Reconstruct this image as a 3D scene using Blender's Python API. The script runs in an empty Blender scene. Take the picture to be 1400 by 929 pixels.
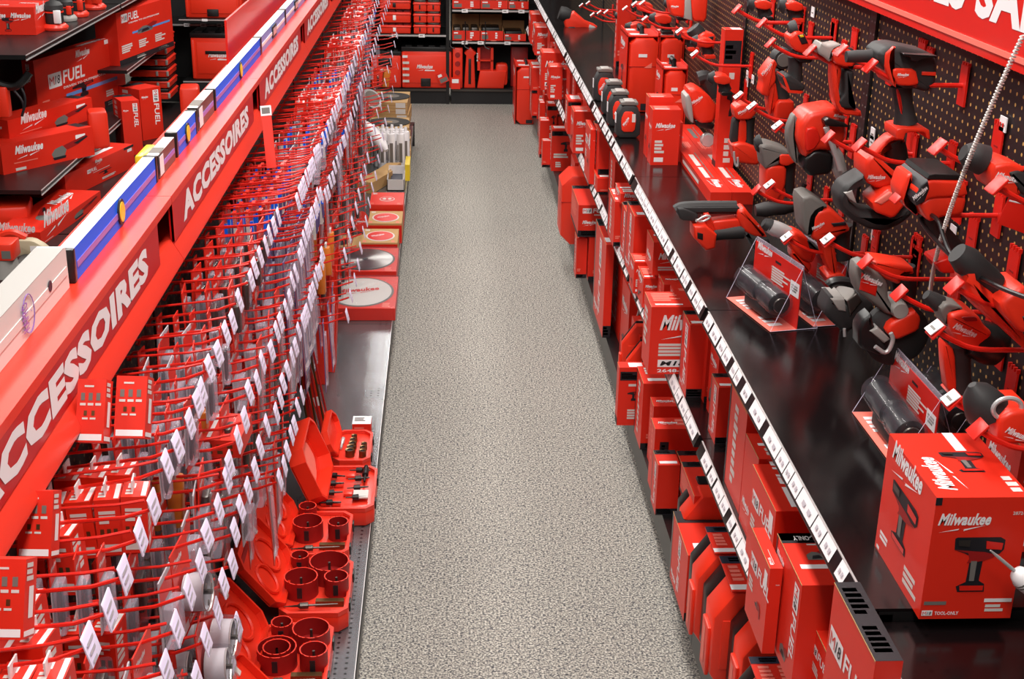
import bpy, math, random
from mathutils import Vector, Matrix
# ------------------------------------------------------------------ camera, world, lights, exposure
SC = bpy.context.scene
COL = SC.collection
F_PX, CAM_H = 1800.0, 1.95
AX = Matrix(((0.99871693, 0.00107229, -0.05062942), (-0.04759519, 0.36136134, -0.93121033), (0.01729699, 0.93242524, 0.36094873)))
cam_data = bpy.data.cameras.new('camera')
cam_data.sensor_width = 36.0
cam_data.lens = F_PX * 36.0 / 1400.0
cam_data.clip_start = 0.05
cam = bpy.data.objects.new('camera', cam_data)
COL.objects.link(cam)
cam.matrix_world = Matrix.Translation((0, 0, CAM_H)) @ AX.to_4x4()
SC.camera = cam
SC.view_settings.view_transform = 'Standard'
SC.view_settings.look = 'None'
SC.view_settings.gamma = 1.0
SC.view_settings.use_curve_mapping = False
SC.view_settings.exposure = 0.42
world = bpy.data.worlds.new('world')
SC.world = world
world.use_nodes = True
world.node_tree.nodes['Background'].inputs[0].default_value = (1.0, 0.96, 0.92, 1)
world.node_tree.nodes['Background'].inputs[1].default_value = 0.17

def area_light(name, x, y, z, sx, sy, power, col=(1.0, 0.96, 0.91)):
    l = bpy.data.lights.new(name, 'AREA')
    l.shape = 'RECTANGLE'; l.size = sx; l.size_y = sy; l.energy = power; l.color = col
    o = bpy.data.objects.new(name, l); o.location = (x, y, z); COL.objects.link(o)
    return o
# rows of fluorescent ceiling fittings, plus an added right pair brightening the left signs
for k, (lx, ly, pw) in enumerate([(0.1, 0.3, 56), (0.1, 3.2, 58), (0.1, 6.4, 42), (0.1, 9.0, 24), (-1.45, 1.8, 30), (-1.3, 5.2, 44), (-1.2, 8.2, 44), (1.5, 2.4, 26), (1.5, 6.0, 30), (-0.8, 11.6, 60), (-0.8, 14.2, 40)]):
    area_light('tube_or_fill_light', lx, ly, 3.35, 0.35, 2.2, pw)

# ------------------------------------------------------------------ helpers
def un(u, v, x=None, y=None, z=None):
    """point of the place seen at (u, v) that lies in the plane x=, y= or z="""
    d = AX @ Vector(((u - 700) / F_PX, (464.5 - v) / F_PX, -1.0))
    if x is not None: t = x / d.x
    elif y is not None: t = y / d.y
    else: t = (z - CAM_H) / d.z
    return Vector((0, 0, CAM_H)) + d * t

def srgb(r, g, b):
    f = lambda c: (c / 255 / 12.92) if c <= 10 else ((c / 255 + 0.055) / 1.055) ** 2.4
    return (f(r), f(g), f(b), 1)

MATS = {}
def mat(name, col, rough=0.5, metal=0.0, spec=0.5, noise=0.0, nscale=40.0, alpha=None, coat=0.0):
    m = bpy.data.materials.new(name); m.use_nodes = True
    nt = m.node_tree; b = nt.nodes['Principled BSDF']
    c = srgb(*col)
    b.inputs['Base Color'].default_value = c
    b.inputs['Roughness'].default_value = rough
    b.inputs['Metallic'].default_value = metal
    b.inputs['Specular IOR Level'].default_value = spec
    if coat: b.inputs['Coat Weight'].default_value = coat
    if noise:
        tc = nt.nodes.new('ShaderNodeTexCoord'); n = nt.nodes.new('ShaderNodeTexNoise')
        n.inputs['Scale'].default_value = nscale; n.inputs['Detail'].default_value = 4
        mx = nt.nodes.new('ShaderNodeMix'); mx.data_type = 'RGBA'; mx.blend_type = 'MULTIPLY'
        mx.inputs[0].default_value = noise
        mx.inputs[6].default_value = c
        nt.links.new(tc.outputs['Object'], n.inputs['Vector'])
        nt.links.new(n.outputs['Color'], mx.inputs[7]); 
        bw = nt.nodes.new('ShaderNodeRGBToBW'); nt.links.new(n.outputs['Color'], bw.inputs[0])
        nt.links.new(bw.outputs[0], mx.inputs[7])
        nt.links.new(mx.outputs[2], b.inputs['Base Color'])
    if alpha is not None:
        tr = nt.nodes.new('ShaderNodeBsdfTransparent'); mix = nt.nodes.new('ShaderNodeMixShader')
        lw = nt.nodes.new('ShaderNodeLayerWeight'); lw.inputs[0].default_value = 0.35
        mp = nt.nodes.new('ShaderNodeMapRange'); mp.inputs[3].default_value = alpha; mp.inputs[4].default_value = min(1, alpha + 0.30)
        out = nt.nodes['Material Output']
        nt.links.new(lw.outputs['Facing'], mp.inputs[0]); nt.links.new(mp.outputs[0], mix.inputs[0])
        nt.links.new(tr.outputs[0], mix.inputs[1]); nt.links.new(b.outputs[0], mix.inputs[2]); nt.links.new(mix.outputs[0], out.inputs[0])
    MATS[name] = m
    return m
mat('carton', (228, 42, 22), 0.42, noise=0.12, nscale=18)
mat('plastic', (232, 50, 26), 0.38)
mat('painted', (216, 32, 20), 0.34)
mat('sign', (190, 20, 24), 0.3)
mat('deep', (150, 18, 18), 0.5)
mat('band', (226, 54, 36), 0.3)
mat('pale', (240, 120, 105), 0.5)
mat('white', (238, 234, 236), 0.5)
mat('offwhite', (214, 208, 204), 0.55)
mat('lilac', (222, 212, 236), 0.4)
mat('ink', (26, 24, 30), 0.5)
mat('navy', (24, 26, 48), 0.5)
mat('rubber', (40, 39, 40), 0.6)
mat('black', (20, 19, 20), 0.35)
mat('gloss', (14, 13, 15), 0.12, coat=0.4)
mat('grey', (112, 108, 104), 0.5)
mat('lightgrey', (158, 154, 150), 0.45)
mat('beige', (186, 172, 144), 0.5)
mat('steel', (206, 204, 204), 0.3, metal=0.45)
mat('darksteel', (92, 86, 82), 0.35, metal=0.8)
mat('kraft', (200, 158, 104), 0.75, noise=0.2, nscale=30)
mat('cardboard', (176, 128, 84), 0.8, noise=0.2, nscale=30)
mat('bluefilm', (10, 100, 240), 0.5, spec=0.2)
mat('lightblue', (96, 150, 222), 0.3)
mat('mauve', (128, 104, 190), 0.35)
mat('purplefilm', (96, 86, 138), 0.3)
mat('yellow', (232, 200, 40), 0.35)
mat('orange', (214, 120, 40), 0.35)
mat('disc', (56, 52, 50), 0.8, noise=0.5, nscale=150)
mat('disclabel', (112, 104, 98), 0.7)
mat('bronze', (120, 92, 60), 0.3, metal=0.8)
mat('kick', (20, 19, 21), 0.6)
mat('clear', (110, 106, 116), 0.05, alpha=0.05)
mat('frost', (214, 206, 224), 0.15, alpha=0.20)
mat('green', (150, 200, 165), 0.4)
mat('wallpaint', (70, 62, 60), 0.8)
mat('ceilingpaint', (96, 92, 88), 0.9)
mat('packwhite', (186, 180, 188), 0.45)

class MB:
    """collects shapes with material slots into one mesh"""
    def __init__(s): s.v = []; s.f = []; s.m = []; s.names = []
    def mi(s, name):
        if name not in s.names: s.names.append(name)
        return s.names.index(name)
    def add(s, verts, faces, m):
        b = len(s.v); k = s.mi(m)
        s.v.extend([Vector(p) for p in verts])
        for f in faces: s.f.append([i + b for i in f]); s.m.append(k)
    def box(s, a, b, m, top=None):
        x0, y0, z0 = a; x1, y1, z1 = b
        v = [(x0,y0,z0),(x1,y0,z0),(x1,y1,z0),(x0,y1,z0),(x0,y0,z1),(x1,y0,z1),(x1,y1,z1),(x0,y1,z1)]
        s.add(v, [(0,3,2,1),(0,1,5,4),(1,2,6,5),(2,3,7,6),(3,0,4,7)], m)
        s.add([v[4], v[5], v[6], v[7]], [(0,1,2,3)], top or m)
    def rbox(s, a, b, m, r=0.004, axis='z', steps=2):
        """box with its four edges along axis rounded and its end edges chamfered"""
        ax = 'xyz'.index(axis); i, j = [(1,2),(0,2),(0,1)][ax]
        w, h = b[i]-a[i], b[j]-a[j]; r = min(r, w*.45, h*.45, (b[ax]-a[ax])*.45)
        pts = []
        for (cx, cy, a0) in ((w-r, h-r, 0), (r, h-r, 90), (r, r, 180), (w-r, r, 270)):
            for k in range(steps+1):
                t = math.radians(a0 + 90*k/steps); pts.append((cx + r*math.cos(t), cy + r*math.sin(t)))
        O = Vector(a); U = Vector([0,0,0]); V = Vector([0,0,0]); W = Vector([0,0,0]); U[i]=1; V[j]=1; W[ax]=1
        s.prism(pts, b[ax]-a[ax], O, U, V, W, m, bevel=r*.6, steps=2)
    def prism(s, pts, depth, O, U, V, W, m, bevel=0.0, steps=2, capm=None):
        """2-D outline (U, V) pushed along W, with both rims rounded by bevel"""
        n = len(pts)
        area = sum(pts[i][0]*pts[(i+1)%n][1]-pts[(i+1)%n][0]*pts[i][1] for i in range(n))
        if area < 0: pts = pts[::-1]
        nor = []
        for i in range(n):
            p, q, r_ = pts[i-1], pts[i], pts[(i+1)%n]
            d1 = Vector((q[0]-p[0], q[1]-p[1])); d2 = Vector((r_[0]-q[0], r_[1]-q[1]))
            if d1.length < 1e-9: d1 = d2.copy()
            if d2.length < 1e-9: d2 = d1.copy()
            if d1.length < 1e-9: nor.append(Vector((0,0))); continue
            d1.normalize(); d2.normalize()
            nn = Vector((-d1.y-d2.y, d1.x+d2.x))
            if nn.length < 1e-6: nn = Vector((-d1.y, d1.x))
            nn.normalize(); c = max(.5, nn.dot(Vector((-d1.y, d1.x))))
            nor.append(nn / c)
        rings = []
        if bevel > 0:
            for k in range(steps+1):
                t = math.pi/2*k/steps
                rings.append((bevel*(1-math.sin(t)), bevel*(1-math.cos(t))))
            rings = rings + [(o, depth-d) for o, d in rings[::-1]]
        else: rings = [(0,0),(0,depth)]
        O, U, V, W = Vector(O), Vector(U), Vector(V), Vector(W)
        flip = U.cross(V).dot(W) < 0
        vs = []
        for off, d in rings:
            for q, nn in zip(pts, nor): vs.append(O + U*(q[0]+nn.x*off) + V*(q[1]+nn.y*off) + W*d)
        fs = []
        R = len(rings)
        for k in range(R-1):
            for i in range(n):
                j = (i+1) % n
                f = (k*n+i, k*n+j, (k+1)*n+j, (k+1)*n+i); fs.append(f[::-1] if flip else f)
        c0 = tuple(range(n))[::-1]; c1 = tuple((R-1)*n+i for i in range(n))
        s.add(vs, fs, m)
        b = len(s.v) - len(vs); k = s.mi(capm or m)
        for c in (c0, c1):
            c = c[::-1] if flip else c
            s.f.append([i+b for i in c]); s.m.append(k)
    def lathe(s, p0, p1, prof, m, seg=14, caps=True):
        """prof: (t, radius) along p0 -> p1"""
        p0, p1 = Vector(p0), Vector(p1); d = p1-p0; w = d.normalized()
        u = w.orthogonal().normalized(); v = w.cross(u)
        vs = []
        for t, r in prof:
            for k in range(seg):
                a = 2*math.pi*k/seg; vs.append(p0 + d*t + u*r*math.cos(a) + v*r*math.sin(a))
        fs = []
        for i in range(len(prof)-1):
            for k in range(seg):
                j = (k+1) % seg; fs.append((i*seg+k, i*seg+j, (i+1)*seg+j, (i+1)*seg+k))
        if caps:
            fs.append(tuple(range(seg))[::-1]); fs.append(tuple((len(prof)-1)*seg+k for k in range(seg)))
        s.add(vs, fs, m)
    def tube(s, pts, r, m, seg=6):
        pts = [Vector(p) for p in pts]; vs = []; u = None
        for i, p in enumerate(pts):
            t = (pts[min(i+1, len(pts)-1)] - pts[max(i-1, 0)]).normalized()
            if u is None: u = t.orthogonal().normalized()
            u = (u - t*u.dot(t)); u = u.normalized() if u.length > 1e-6 else t.orthogonal().normalized()
            v = t.cross(u)
            for k in range(seg):
                a = 2*math.pi*k/seg; vs.append(p + u*r*math.cos(a) + v*r*math.sin(a))
        fs = []
        for i in range(len(pts)-1):
            for k in range(seg):
                j = (k+1) % seg; fs.append((i*seg+k, i*seg+j, (i+1)*seg+j, (i+1)*seg+k))
        fs.append(tuple(range(seg))[::-1]); fs.append(tuple((len(pts)-1)*seg+k for k in range(seg)))
        s.add(vs, fs, m)
    def flat(s, pts, O, U, V, m, lift=0.0004):
        """thin printed patch on a face, (U, V) in metres"""
        O, U, V = Vector(O), Vector(U), Vector(V); N = U.cross(V).normalized()
        n = len(pts); area = sum(pts[i][0]*pts[(i+1)%n][1]-pts[(i+1)%n][0]*pts[i][1] for i in range(n))
        if area < 0: pts = pts[::-1]
        s.add([O+U*a+V*b+N*lift for a, b in pts], [tuple(range(n))], m)
    def build(s, name, parent=None, loc=None, rot=None, smooth=35):
        me = bpy.data.meshes.new(name)
        me.from_pydata([tuple(p) for p in s.v], [], s.f)
        for nme in s.names: me.materials.append(MATS[nme])
        me.polygons.foreach_set('material_index', s.m)
        me.polygons.foreach_set('use_smooth', [True]*len(me.polygons))
        me.update()
        me.set_sharp_from_angle(angle=math.radians(smooth))
        o = bpy.data.objects.new(name, me); COL.objects.link(o)
        if parent: o.parent = parent
        if loc is not None: o.location = loc
        if rot is not None: o.rotation_euler = rot
        return o

def tag(o, label, cat=None, group=None, kind=None):
    if label: o['label'] = label
    if cat: o['category'] = cat
    if group: o['group'] = group
    if kind: o['kind'] = kind
    return o
def empty(name, loc=(0,0,0), label=None, cat=None, group=None, rot=(0,0,0)):
    o = bpy.data.objects.new(name, None); o.empty_display_size = 0.05
    COL.objects.link(o); o.location = loc; o.rotation_euler = rot
    return tag(o, label, cat, group)
KIDS = {}
def copy_tree(o, kids, label=None, group=None, loc=None, rot=None):
    c = o.copy(); COL.objects.link(c)
    if loc is not None: c.location = loc
    if rot is not None: c.rotation_euler = rot
    if label: c['label'] = label
    if group: c['group'] = group
    for ch in kids:
        k = ch.copy(); COL.objects.link(k); k.parent = c
    return c

# ---- lettering
TEXTS = {}
def text_shape(txt, bold=0.02, shear=0.0):
    key = (txt, bold, shear)
    if key not in TEXTS:
        cu = bpy.data.curves.new('lettering', 'FONT'); cu.body = txt; cu.size = 1.0; cu.offset = bold; cu.shear = shear
        cu.resolution_u = 2; cu.space_character = 1.0 + bold
        o = bpy.data.objects.new('lettering', cu); COL.objects.link(o)
        dg = bpy.context.evaluated_depsgraph_get(); dg.update()
        me = bpy.data.meshes.new_from_object(o.evaluated_get(dg))
        vs = [(p.co.x, p.co.y) for p in me.vertices]; fs = [tuple(p.vertices) for p in me.polygons]
        up = sum(p.normal.z for p in me.polygons) > 0
        x0 = min(a for a, b in vs); x1 = max(a for a, b in vs); y0 = min(b for a, b in vs); y1 = max(b for a, b in vs)
        vs = [((a-x0)/(x1-x0), (b-y0)/(y1-y0)) for a, b in vs]
        if not up: fs = [f[::-1] for f in fs]
        bpy.data.objects.remove(o); bpy.data.curves.remove(cu); bpy.data.meshes.remove(me)
        TEXTS[key] = (vs, fs, (x1-x0)/(y1-y0))
    return TEXTS[key]
def put_text(mb, txt, O, U, V, w, h, m, bold=0.02, shear=0.0, lift=0.0006):
    """lettering filling w x h metres from corner O along U, V"""
    vs, fs, asp = text_shape(txt, bold, shear)
    O, U, V = Vector(O), Vector(U), Vector(V); N = U.cross(V).normalized()
    if w is None: w = h*asp
    if h is None: h = w/asp
    mb.add([O + U*(a*w) + V*(b*h) + N*lift for a, b in vs], fs, m)
def put_logo(mb, O, U, V, w, m='white', lift=0.0006):
    """script brand lettering with the lightning stroke under it; height = 0.42 w"""
    U, V = Vector(U), Vector(V); h = w*.42; O = Vector(O)
    put_text(mb, 'Milwaukee', O + V*(h*.36), U, V, w, h*.60, m, 0.035, 0.35, lift)
    p = [(0.03,.0),(.42,.20),(.40,.12),(.92,.36),(.50,.08),(.52,.17)]
    mb.flat([(a*w, b*h) for a, b in p], O, U, V, m, lift)
def put_m18(mb, O, U, V, h, fuel=True, lift=0.0006):
    U, V = Vector(U), Vector(V); O = Vector(O)
    mb.flat([(0,0),(h*1.75,0),(h*1.75,h),(0,h)], O, U, V, 'white', lift)
    put_text(mb, 'M', O + U*h*.12 + V*h*.2, U, V, h*.62, h*.6, 'painted', 0.0, 0.0, lift*2)
    put_text(mb, '18', O + U*h*.84 + V*h*.2, U, V, h*.72, h*.6, 'ink', 0.01, 0.2, lift*2)
    if fuel: put_text(mb, 'FUEL', O + U*h*1.95 + V*h*.08, U, V, h*3.1, h*.9, 'white', 0.02, 0.1, lift)
SIL = {
 'driver': [('ink', [(0,.98),(.05,1),(.9,1),(1,.95),(1,.78),(.92,.70),(.62,.70),(.60,.22),(.72,.16),(.74,.02),(.2,.02),(.16,.12),(.34,.20),(.36,.66),(.22,.72),(.02,.78)]), ('deep', [(.02,.78),(.30,.72),(.34,.62),(.30,.54),(.62,.58),(.9,.68),(.62,.74)]), ('grey', [(.38,.58),(.50,.58),(.50,.22),(.40,.22)]), ('painted', [(.62,.94),(.96,.90),(.95,.78),(.64,.80)]), ('painted', [(.22,.14),(.70,.14),(.70,.05),(.24,.05)]), ('darksteel', [(.06,.96),(.30,.96),(.30,.84),(.08,.86)])],
 'drill': [('ink', [(.05,.72),(.3,.80),(.62,.84),(.95,.80),(.98,.66),(.66,.60),(.62,.30),(.72,.22),(.70,.05),(.34,.05),(.36,.22),(.44,.30),(.44,.56),(.3,.60),(.05,.62)]), ('deep', [(.55,.80),(.9,.78),(.9,.66),(.6,.64)])],
 'grinder': [('grey', [(.0,.30),(.10,.52),(.30,.62),(.40,.40),(.34,.12),(.05,.10)]), ('deep', [(.32,.60),(.60,.74),(.95,.90),(1.0,.80),(.72,.52),(.42,.38)]), ('ink', [(.02,.12),(.38,.14),(.36,.02),(.06,.0)]), ('ink', [(.60,.62),(.95,.84),(.98,.78),(.70,.55)])],
 'saw': [('grey', [(.10,.10),(.12,.45),(.35,.66),(.62,.60),(.78,.30),(.74,.10)]), ('ink', [(.25,.15),(.32,.38),(.55,.42),(.62,.20)]), ('deep', [(.50,.62),(.80,.82),(.98,.70),(.88,.45),(.70,.40)])],
 'recip': [('ink', [(0,.45),(.2,.5),(.45,.62),(.50,.40),(.2,.38)]), ('deep', [(.4,.66),(.75,.70),(.98,.60),(.98,.2),(.86,.2),(.80,.45),(.45,.36)]), ('grey', [(.30,.60),(.42,.66),(.46,.38),(.34,.40)])],
}
def put_sil(mb, kind, O, U, V, w, h, lift=0.0005):
    for i, (m, pts) in enumerate(SIL[kind]): mb.flat([(a*w, b*h) for a, b in pts], O, U, V, m, lift*(1+i*.6))
def put_rect(mb, O, U, V, x0, y0, x1, y1, m, lift=0.0005): mb.flat([(x0,y0),(x1,y0),(x1,y1),(x0,y1)], O, U, V, m, lift)
def put_lines(mb, O, U, V, x0, y0, x1, y1, n, m='white', seed=1, lift=0.0005):
    """blocks of small unreadable print"""
    R = random.Random(seed); hh = (y1-y0)/n
    for i in range(n):
        e = x0 + (x1-x0)*R.uniform(.55, 1); put_rect(mb, O, U, V, x0, y1-hh*(i+.7), e, y1-hh*i, m, lift)

class Face:
    """one face of a carton: (0..1, 0..1) addressing for prints"""
    def __init__(s, mb, O, U, V, w, h): s.mb, s.O, s.U, s.V, s.w, s.h = mb, Vector(O), Vector(U), Vector(V), w, h
    def P(s, a, b): return s.O + s.U*(a*s.w) + s.V*(b*s.h)
    def rect(s, a, b, c, d, m, lift=0.0005): put_rect(s.mb, s.O, s.U, s.V, a*s.w, b*s.h, c*s.w, d*s.h, m, lift)
    def text(s, t, a, b, w=None, h=None, m='white', bold=.02, shear=0, lift=0.0007): put_text(s.mb, t, s.P(a,b), s.U, s.V, None if w is None else w*s.w, None if h is None else h*s.h, m, bold, shear, lift)
    def logo(s, a, b, w, m='white'): put_logo(s.mb, s.P(a,b), s.U, s.V, w*s.w, m)
    def m18(s, a, b, h, fuel=True): put_m18(s.mb, s.P(a,b), s.U, s.V, h*s.h, fuel)
    def m18v(s, a, b, h): put_m18(s.mb, s.P(a,b), s.V, -s.U, h*s.w)          # reading upwards
    def m18d(s, a, b, h): put_m18(s.mb, s.P(a,b), -s.V, s.U, h*s.w)          # reading downwards
    def sil(s, k, a, b, w, h): put_sil(s.mb, k, s.P(a,b), s.U, s.V, w*s.w, h*s.h)
    def lines(s, a, b, c, d, n, m='white', seed=1): put_lines(s.mb, s.O, s.U, s.V, a*s.w, b*s.h, c*s.w, d*s.h, n, m, seed)
    def turned(s, k):
        """the same face read rotated by k quarter turns"""
        O, U, V, w, h = s.O, s.U, s.V, s.w, s.h
        for _ in range(k % 4): O, U, V, w, h = O + U*w, V, -U, h, w
        return Face(s.mb, O, U, V, w, h)
def carton_faces(mb, w, d, h):
    return dict(n=Face(mb, (-w/2,-d/2,0), (1,0,0), (0,0,1), w, h), l=Face(mb, (-w/2,d/2,0), (0,-1,0), (0,0,1), d, h),
                t=Face(mb, (-w/2,-d/2,h), (1,0,0), (0,1,0), w, d), r=Face(mb, (w/2,-d/2,0), (0,1,0), (0,0,1), d, h))
# ------------------------------------------------------------------ special surfaces
def nodes(name, rough, spec=0.5):
    m = bpy.data.materials.new(name); m.use_nodes = True
    b = m.node_tree.nodes['Principled BSDF']; b.inputs['Roughness'].default_value = rough
    MATS[name] = m
    return m.node_tree, b
nt, b = nodes('speckled_floor', 0.66)
N = nt.nodes.new; L = nt.links.new
tc = N('ShaderNodeTexCoord')
def noise(scale, detail=2):
    n = N('ShaderNodeTexNoise'); n.inputs['Scale'].default_value = scale; n.inputs['Detail'].default_value = detail
    L(tc.outputs['Object'], n.inputs['Vector']); return n
def ramp(src, stops):
    r = N('ShaderNodeValToRGB'); e = r.color_ramp.elements
    while len(e) < len(stops): e.new(.5)
    for k, (p, c) in enumerate(stops): e[k].position = p; e[k].color = c
    L(src, r.inputs[0]); return r
n1 = noise(185, 2); n2 = noise(105, 1); n3 = noise(1.3, 3)
r1 = ramp(n1.outputs['Fac'], [(0.38, srgb(60, 60, 66)), (0.45, srgb(126, 122, 116)), (0.55, srgb(152, 147, 137)), (0.63, srgb(194, 190, 180))])
r2 = ramp(n2.outputs['Fac'], [(0.33, srgb(70, 76, 104)), (0.40, (1, 1, 1, 1))])
r3 = ramp(n3.outputs['Fac'], [(0.3, (.93, .93, .93, 1)), (0.7, (1.03, 1.03, 1.03, 1))])
m1 = N('ShaderNodeMix'); m1.data_type = 'RGBA'; m1.blend_type = 'MULTIPLY'; m1.inputs[0].default_value = .8
L(r1.outputs[0], m1.inputs[6]); L(r2.outputs[0], m1.inputs[7])
m2 = N('ShaderNodeMix'); m2.data_type = 'RGBA'; m2.blend_type = 'MULTIPLY'; m2.inputs[0].default_value = 1
L(m1.outputs[2], m2.inputs[6]); L(r3.outputs[0], m2.inputs[7]); L(m2.outputs[2], b.inputs['Base Color'])

def holes(name, base, hole, au, av, pu, pv, rad, rough, metal=0.0, limit=None, rough2=None):
    """round holes punched on a pu x pv grid over object axes au, av"""
    nt, b = nodes(name, rough); N = nt.nodes.new; L = nt.links.new
    tc = N('ShaderNodeTexCoord'); sp = N('ShaderNodeSeparateXYZ'); L(tc.outputs['Object'], sp.inputs[0])
    def m(op, a, c=None):
        n = N('ShaderNodeMath'); n.operation = op
        for i, x in enumerate((a, c)):
            if x is None: continue
            if isinstance(x, (int, float)): n.inputs[i].default_value = x
            else: L(x, n.inputs[i])
        return n.outputs[0]
    def cell(ax, p):
        f = m('FRACT', m('DIVIDE', sp.outputs['XYZ'.index(ax)], p))
        return m('MULTIPLY', m('SUBTRACT', f, 0.5), p)
    a, c = cell(au, pu), cell(av, pv)
    dist = m('SQRT', m('ADD', m('MULTIPLY', a, a), m('MULTIPLY', c, c)))
    msk = m('LESS_THAN', dist, rad)
    if limit:
        ax, lo, hi = limit; v = sp.outputs['XYZ'.index(ax)]
        msk = m('MULTIPLY', msk, m('MULTIPLY', m('GREATER_THAN', v, lo), m('LESS_THAN', v, hi)))
    mx = N('ShaderNodeMix'); mx.data_type = 'RGBA'; L(msk, mx.inputs[0]); mx.inputs[6].default_value = srgb(*base); mx.inputs[7].default_value = srgb(*hole)
    L(mx.outputs[2], b.inputs['Base Color'])
    L(m('MULTIPLY', m('SUBTRACT', 1.0, msk), metal), b.inputs['Metallic'])
    n = N('ShaderNodeTexNoise'); n.inputs['Scale'].default_value = 3; n.inputs['Detail'].default_value = 5; L(tc.outputs['Object'], n.inputs['Vector'])
    L(m('ADD', m('MULTIPLY', n.outputs['Fac'], (rough2 or rough) - rough), rough), b.inputs['Roughness'])
holes('pegboard', (25, 18, 19), (196, 150, 84), 'Y', 'Z', .0254, .0172, .0030, 0.5)
holes('pegboard_dark', (30, 26, 26), (110, 90, 60), 'Y', 'Z', .0254, .0172, .0030, 0.6)
holes('deck_metal', (120, 122, 126), (16, 16, 22), 'X', 'Y', .024, .0205, .0038, 0.14, 0.7, ('X', -.262, -.212), .36)
holes('deck_dark', (17, 12, 13), (8, 7, 8), 'X', 'Y', .024, .0205, .0036, 0.10, 0.0, ('X', .605, .66), .24)
holes('upright_metal', (22, 20, 21), (120, 116, 110), 'Y', 'Z', .020, .0254, .0022, 0.4)

# ------------------------------------------------------------------ the room
def struct(name, mb): return tag(mb.build(name), None, kind='structure')
q = MB(); q.box((-3.2,-1.2,-.05), (2.2,17.0,0), 'speckled_floor'); struct('floor', q)
q = MB(); q.box((-3.2,-1.2,3.5), (2.2,17.0,3.55), 'ceilingpaint'); struct('ceiling', q)
q = MB(); q.box((-3.2,16.9,0), (2.2,17.0,3.5), 'wallpaint'); struct('wall_back', q)
q = MB(); q.box((-3.2,-1.2,0), (-3.1,16.9,3.5), 'wallpaint'); struct('wall_left', q)
q = MB(); q.box((2.1,-1.2,0), (2.2,16.9,3.5), 'wallpaint'); struct('wall_right', q)

BAY = 1.22
ORD = ['first', 'second', 'third', 'fourth', 'fifth', 'sixth', 'seventh', 'eighth', 'ninth', 'tenth', 'eleventh', 'twelfth', 'thirteenth', 'fourteenth', 'fifteenth', 'sixteenth', 'seventeenth', 'eighteenth', 'nineteenth', 'twentieth']
# ---- accessory gondola, left of the aisle
LB = -0.073
PX = -0.545           # pegboard plane
for k in range(7):
    y0 = LB + BAY*k; y1 = y0 + BAY - .002
    if k == 6: y1 = 8.55
    t = empty('gondola_bay', (-.6, y0, 0), 'low pegboard gondola bay under the %s accessories sign from the camera' % ORD[k], 'shelving', 'accessory gondola bays')
    if k == 0: t['label'] = 'nearest low gondola bay at bottom left, cut off by the frame'
    def P(name, mb, parent=t):
        for i, p in enumerate(mb.v): mb.v[i] = p - Vector((-.6, y0, 0))
        # keep object coordinates equal to bay coordinates
        return mb.build(name, parent)
    q = MB(); q.box((PX-.012, y0, .1), (PX, y1, 1.2), 'pegboard_dark'); P('peg_panel', q)
    q = MB(); q.box((-.64, y0, .1), (-.56, y1, 1.19), 'kick'); P('core_panel', q)
    q = MB(); q.box((PX, y0, .135), (-.205, y1, .15), 'black'); q.box((-.212, y0, .09), (-.205, y1, .1505), 'black'); P('base_shelf', q)
    q = MB(); q.box((PX, y0, .0), (-.235, y1, .09), 'kick'); P('kick_plate', q)
    q = MB(); q.box((PX-.02, y1-.03, .1), (PX+.004, y1, 1.21), 'upright_metal'); P('upright', q)
    q = MB()
    q.box((-.62, y0, 1.300), (-.500, y1, 1.315), 'band')                 # ledge
    q.box((-.62, y0, 1.19), (-.612, y1, 1.300), 'painted')
    q.prism([(-.507,1.232),(-.487,1.196),(-.487,1.190),(-.62,1.190),(-.62,1.196),(-.511,1.232)], y1-y0, (0,y0,0), (1,0,0), (0,0,1), (0,1,0), 'band')
    q.box((-.505, y0, 1.228), (-.500, y0+.008, 1.302), 'painted')
    P('header_frame', q)
    q = MB(); q.box((-.612, y1-.13, 1.2), (-.606, y1-.02, 1.3), 'painted')
    q.lathe((-.606, y1-.05, 1.24), (-.59, y1-.05, 1.24), [(0,.006),(1,.006)], 'band', 8); P('frame_bolt', q)
    # the sign board slid into the frame
    q = MB(); ys, ye = y0 + .0, y1 - .13
    q.box((-.508, ys, 1.226), (-.5005, ye, 1.301), 'sign')
    put_text(q, 'ACCESSOIRES', (-.5005, ys+.095, 1.237), (0,1,0), (0,0,1), ye-ys-.19, .054, 'white', 0.055)
    o = q.build('header_sign')
    tag(o, '%s red header sign with white ACCESSOIRES lettering from the camera' % ORD[k], 'sign', 'accessory header signs')
# end panel
q = MB(); q.box((-.76, 8.552, 0), (-.20, 8.60, .15), 'black'); q.box((-.76, 8.552, .15), (-.535, 8.60, 1.3), 'black')
tag(q.build('end_panel'), 'black end panel closing the far end of the accessory gondola', 'panel')

# metal liner trays on the base shelf, with punched front edges (one per bay)
for k in range(1, 7):
    y0 = LB + BAY*k; y1 = min(y0 + BAY - .004, 8.54)
    q = MB(); q.box((PX+.01, y0, .1505), (-.206, y1, .153), 'deck_metal' )
    q.box((-.2075, y0, .14), (-.2055, y1, .1545), 'steel')
    o = q.build('shelf_plate'); tag(o, 'grey metal base plate with two rows of holes, %s from the camera' % ORD[k-1], 'shelf plate', 'metal plates on the left base')

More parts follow.
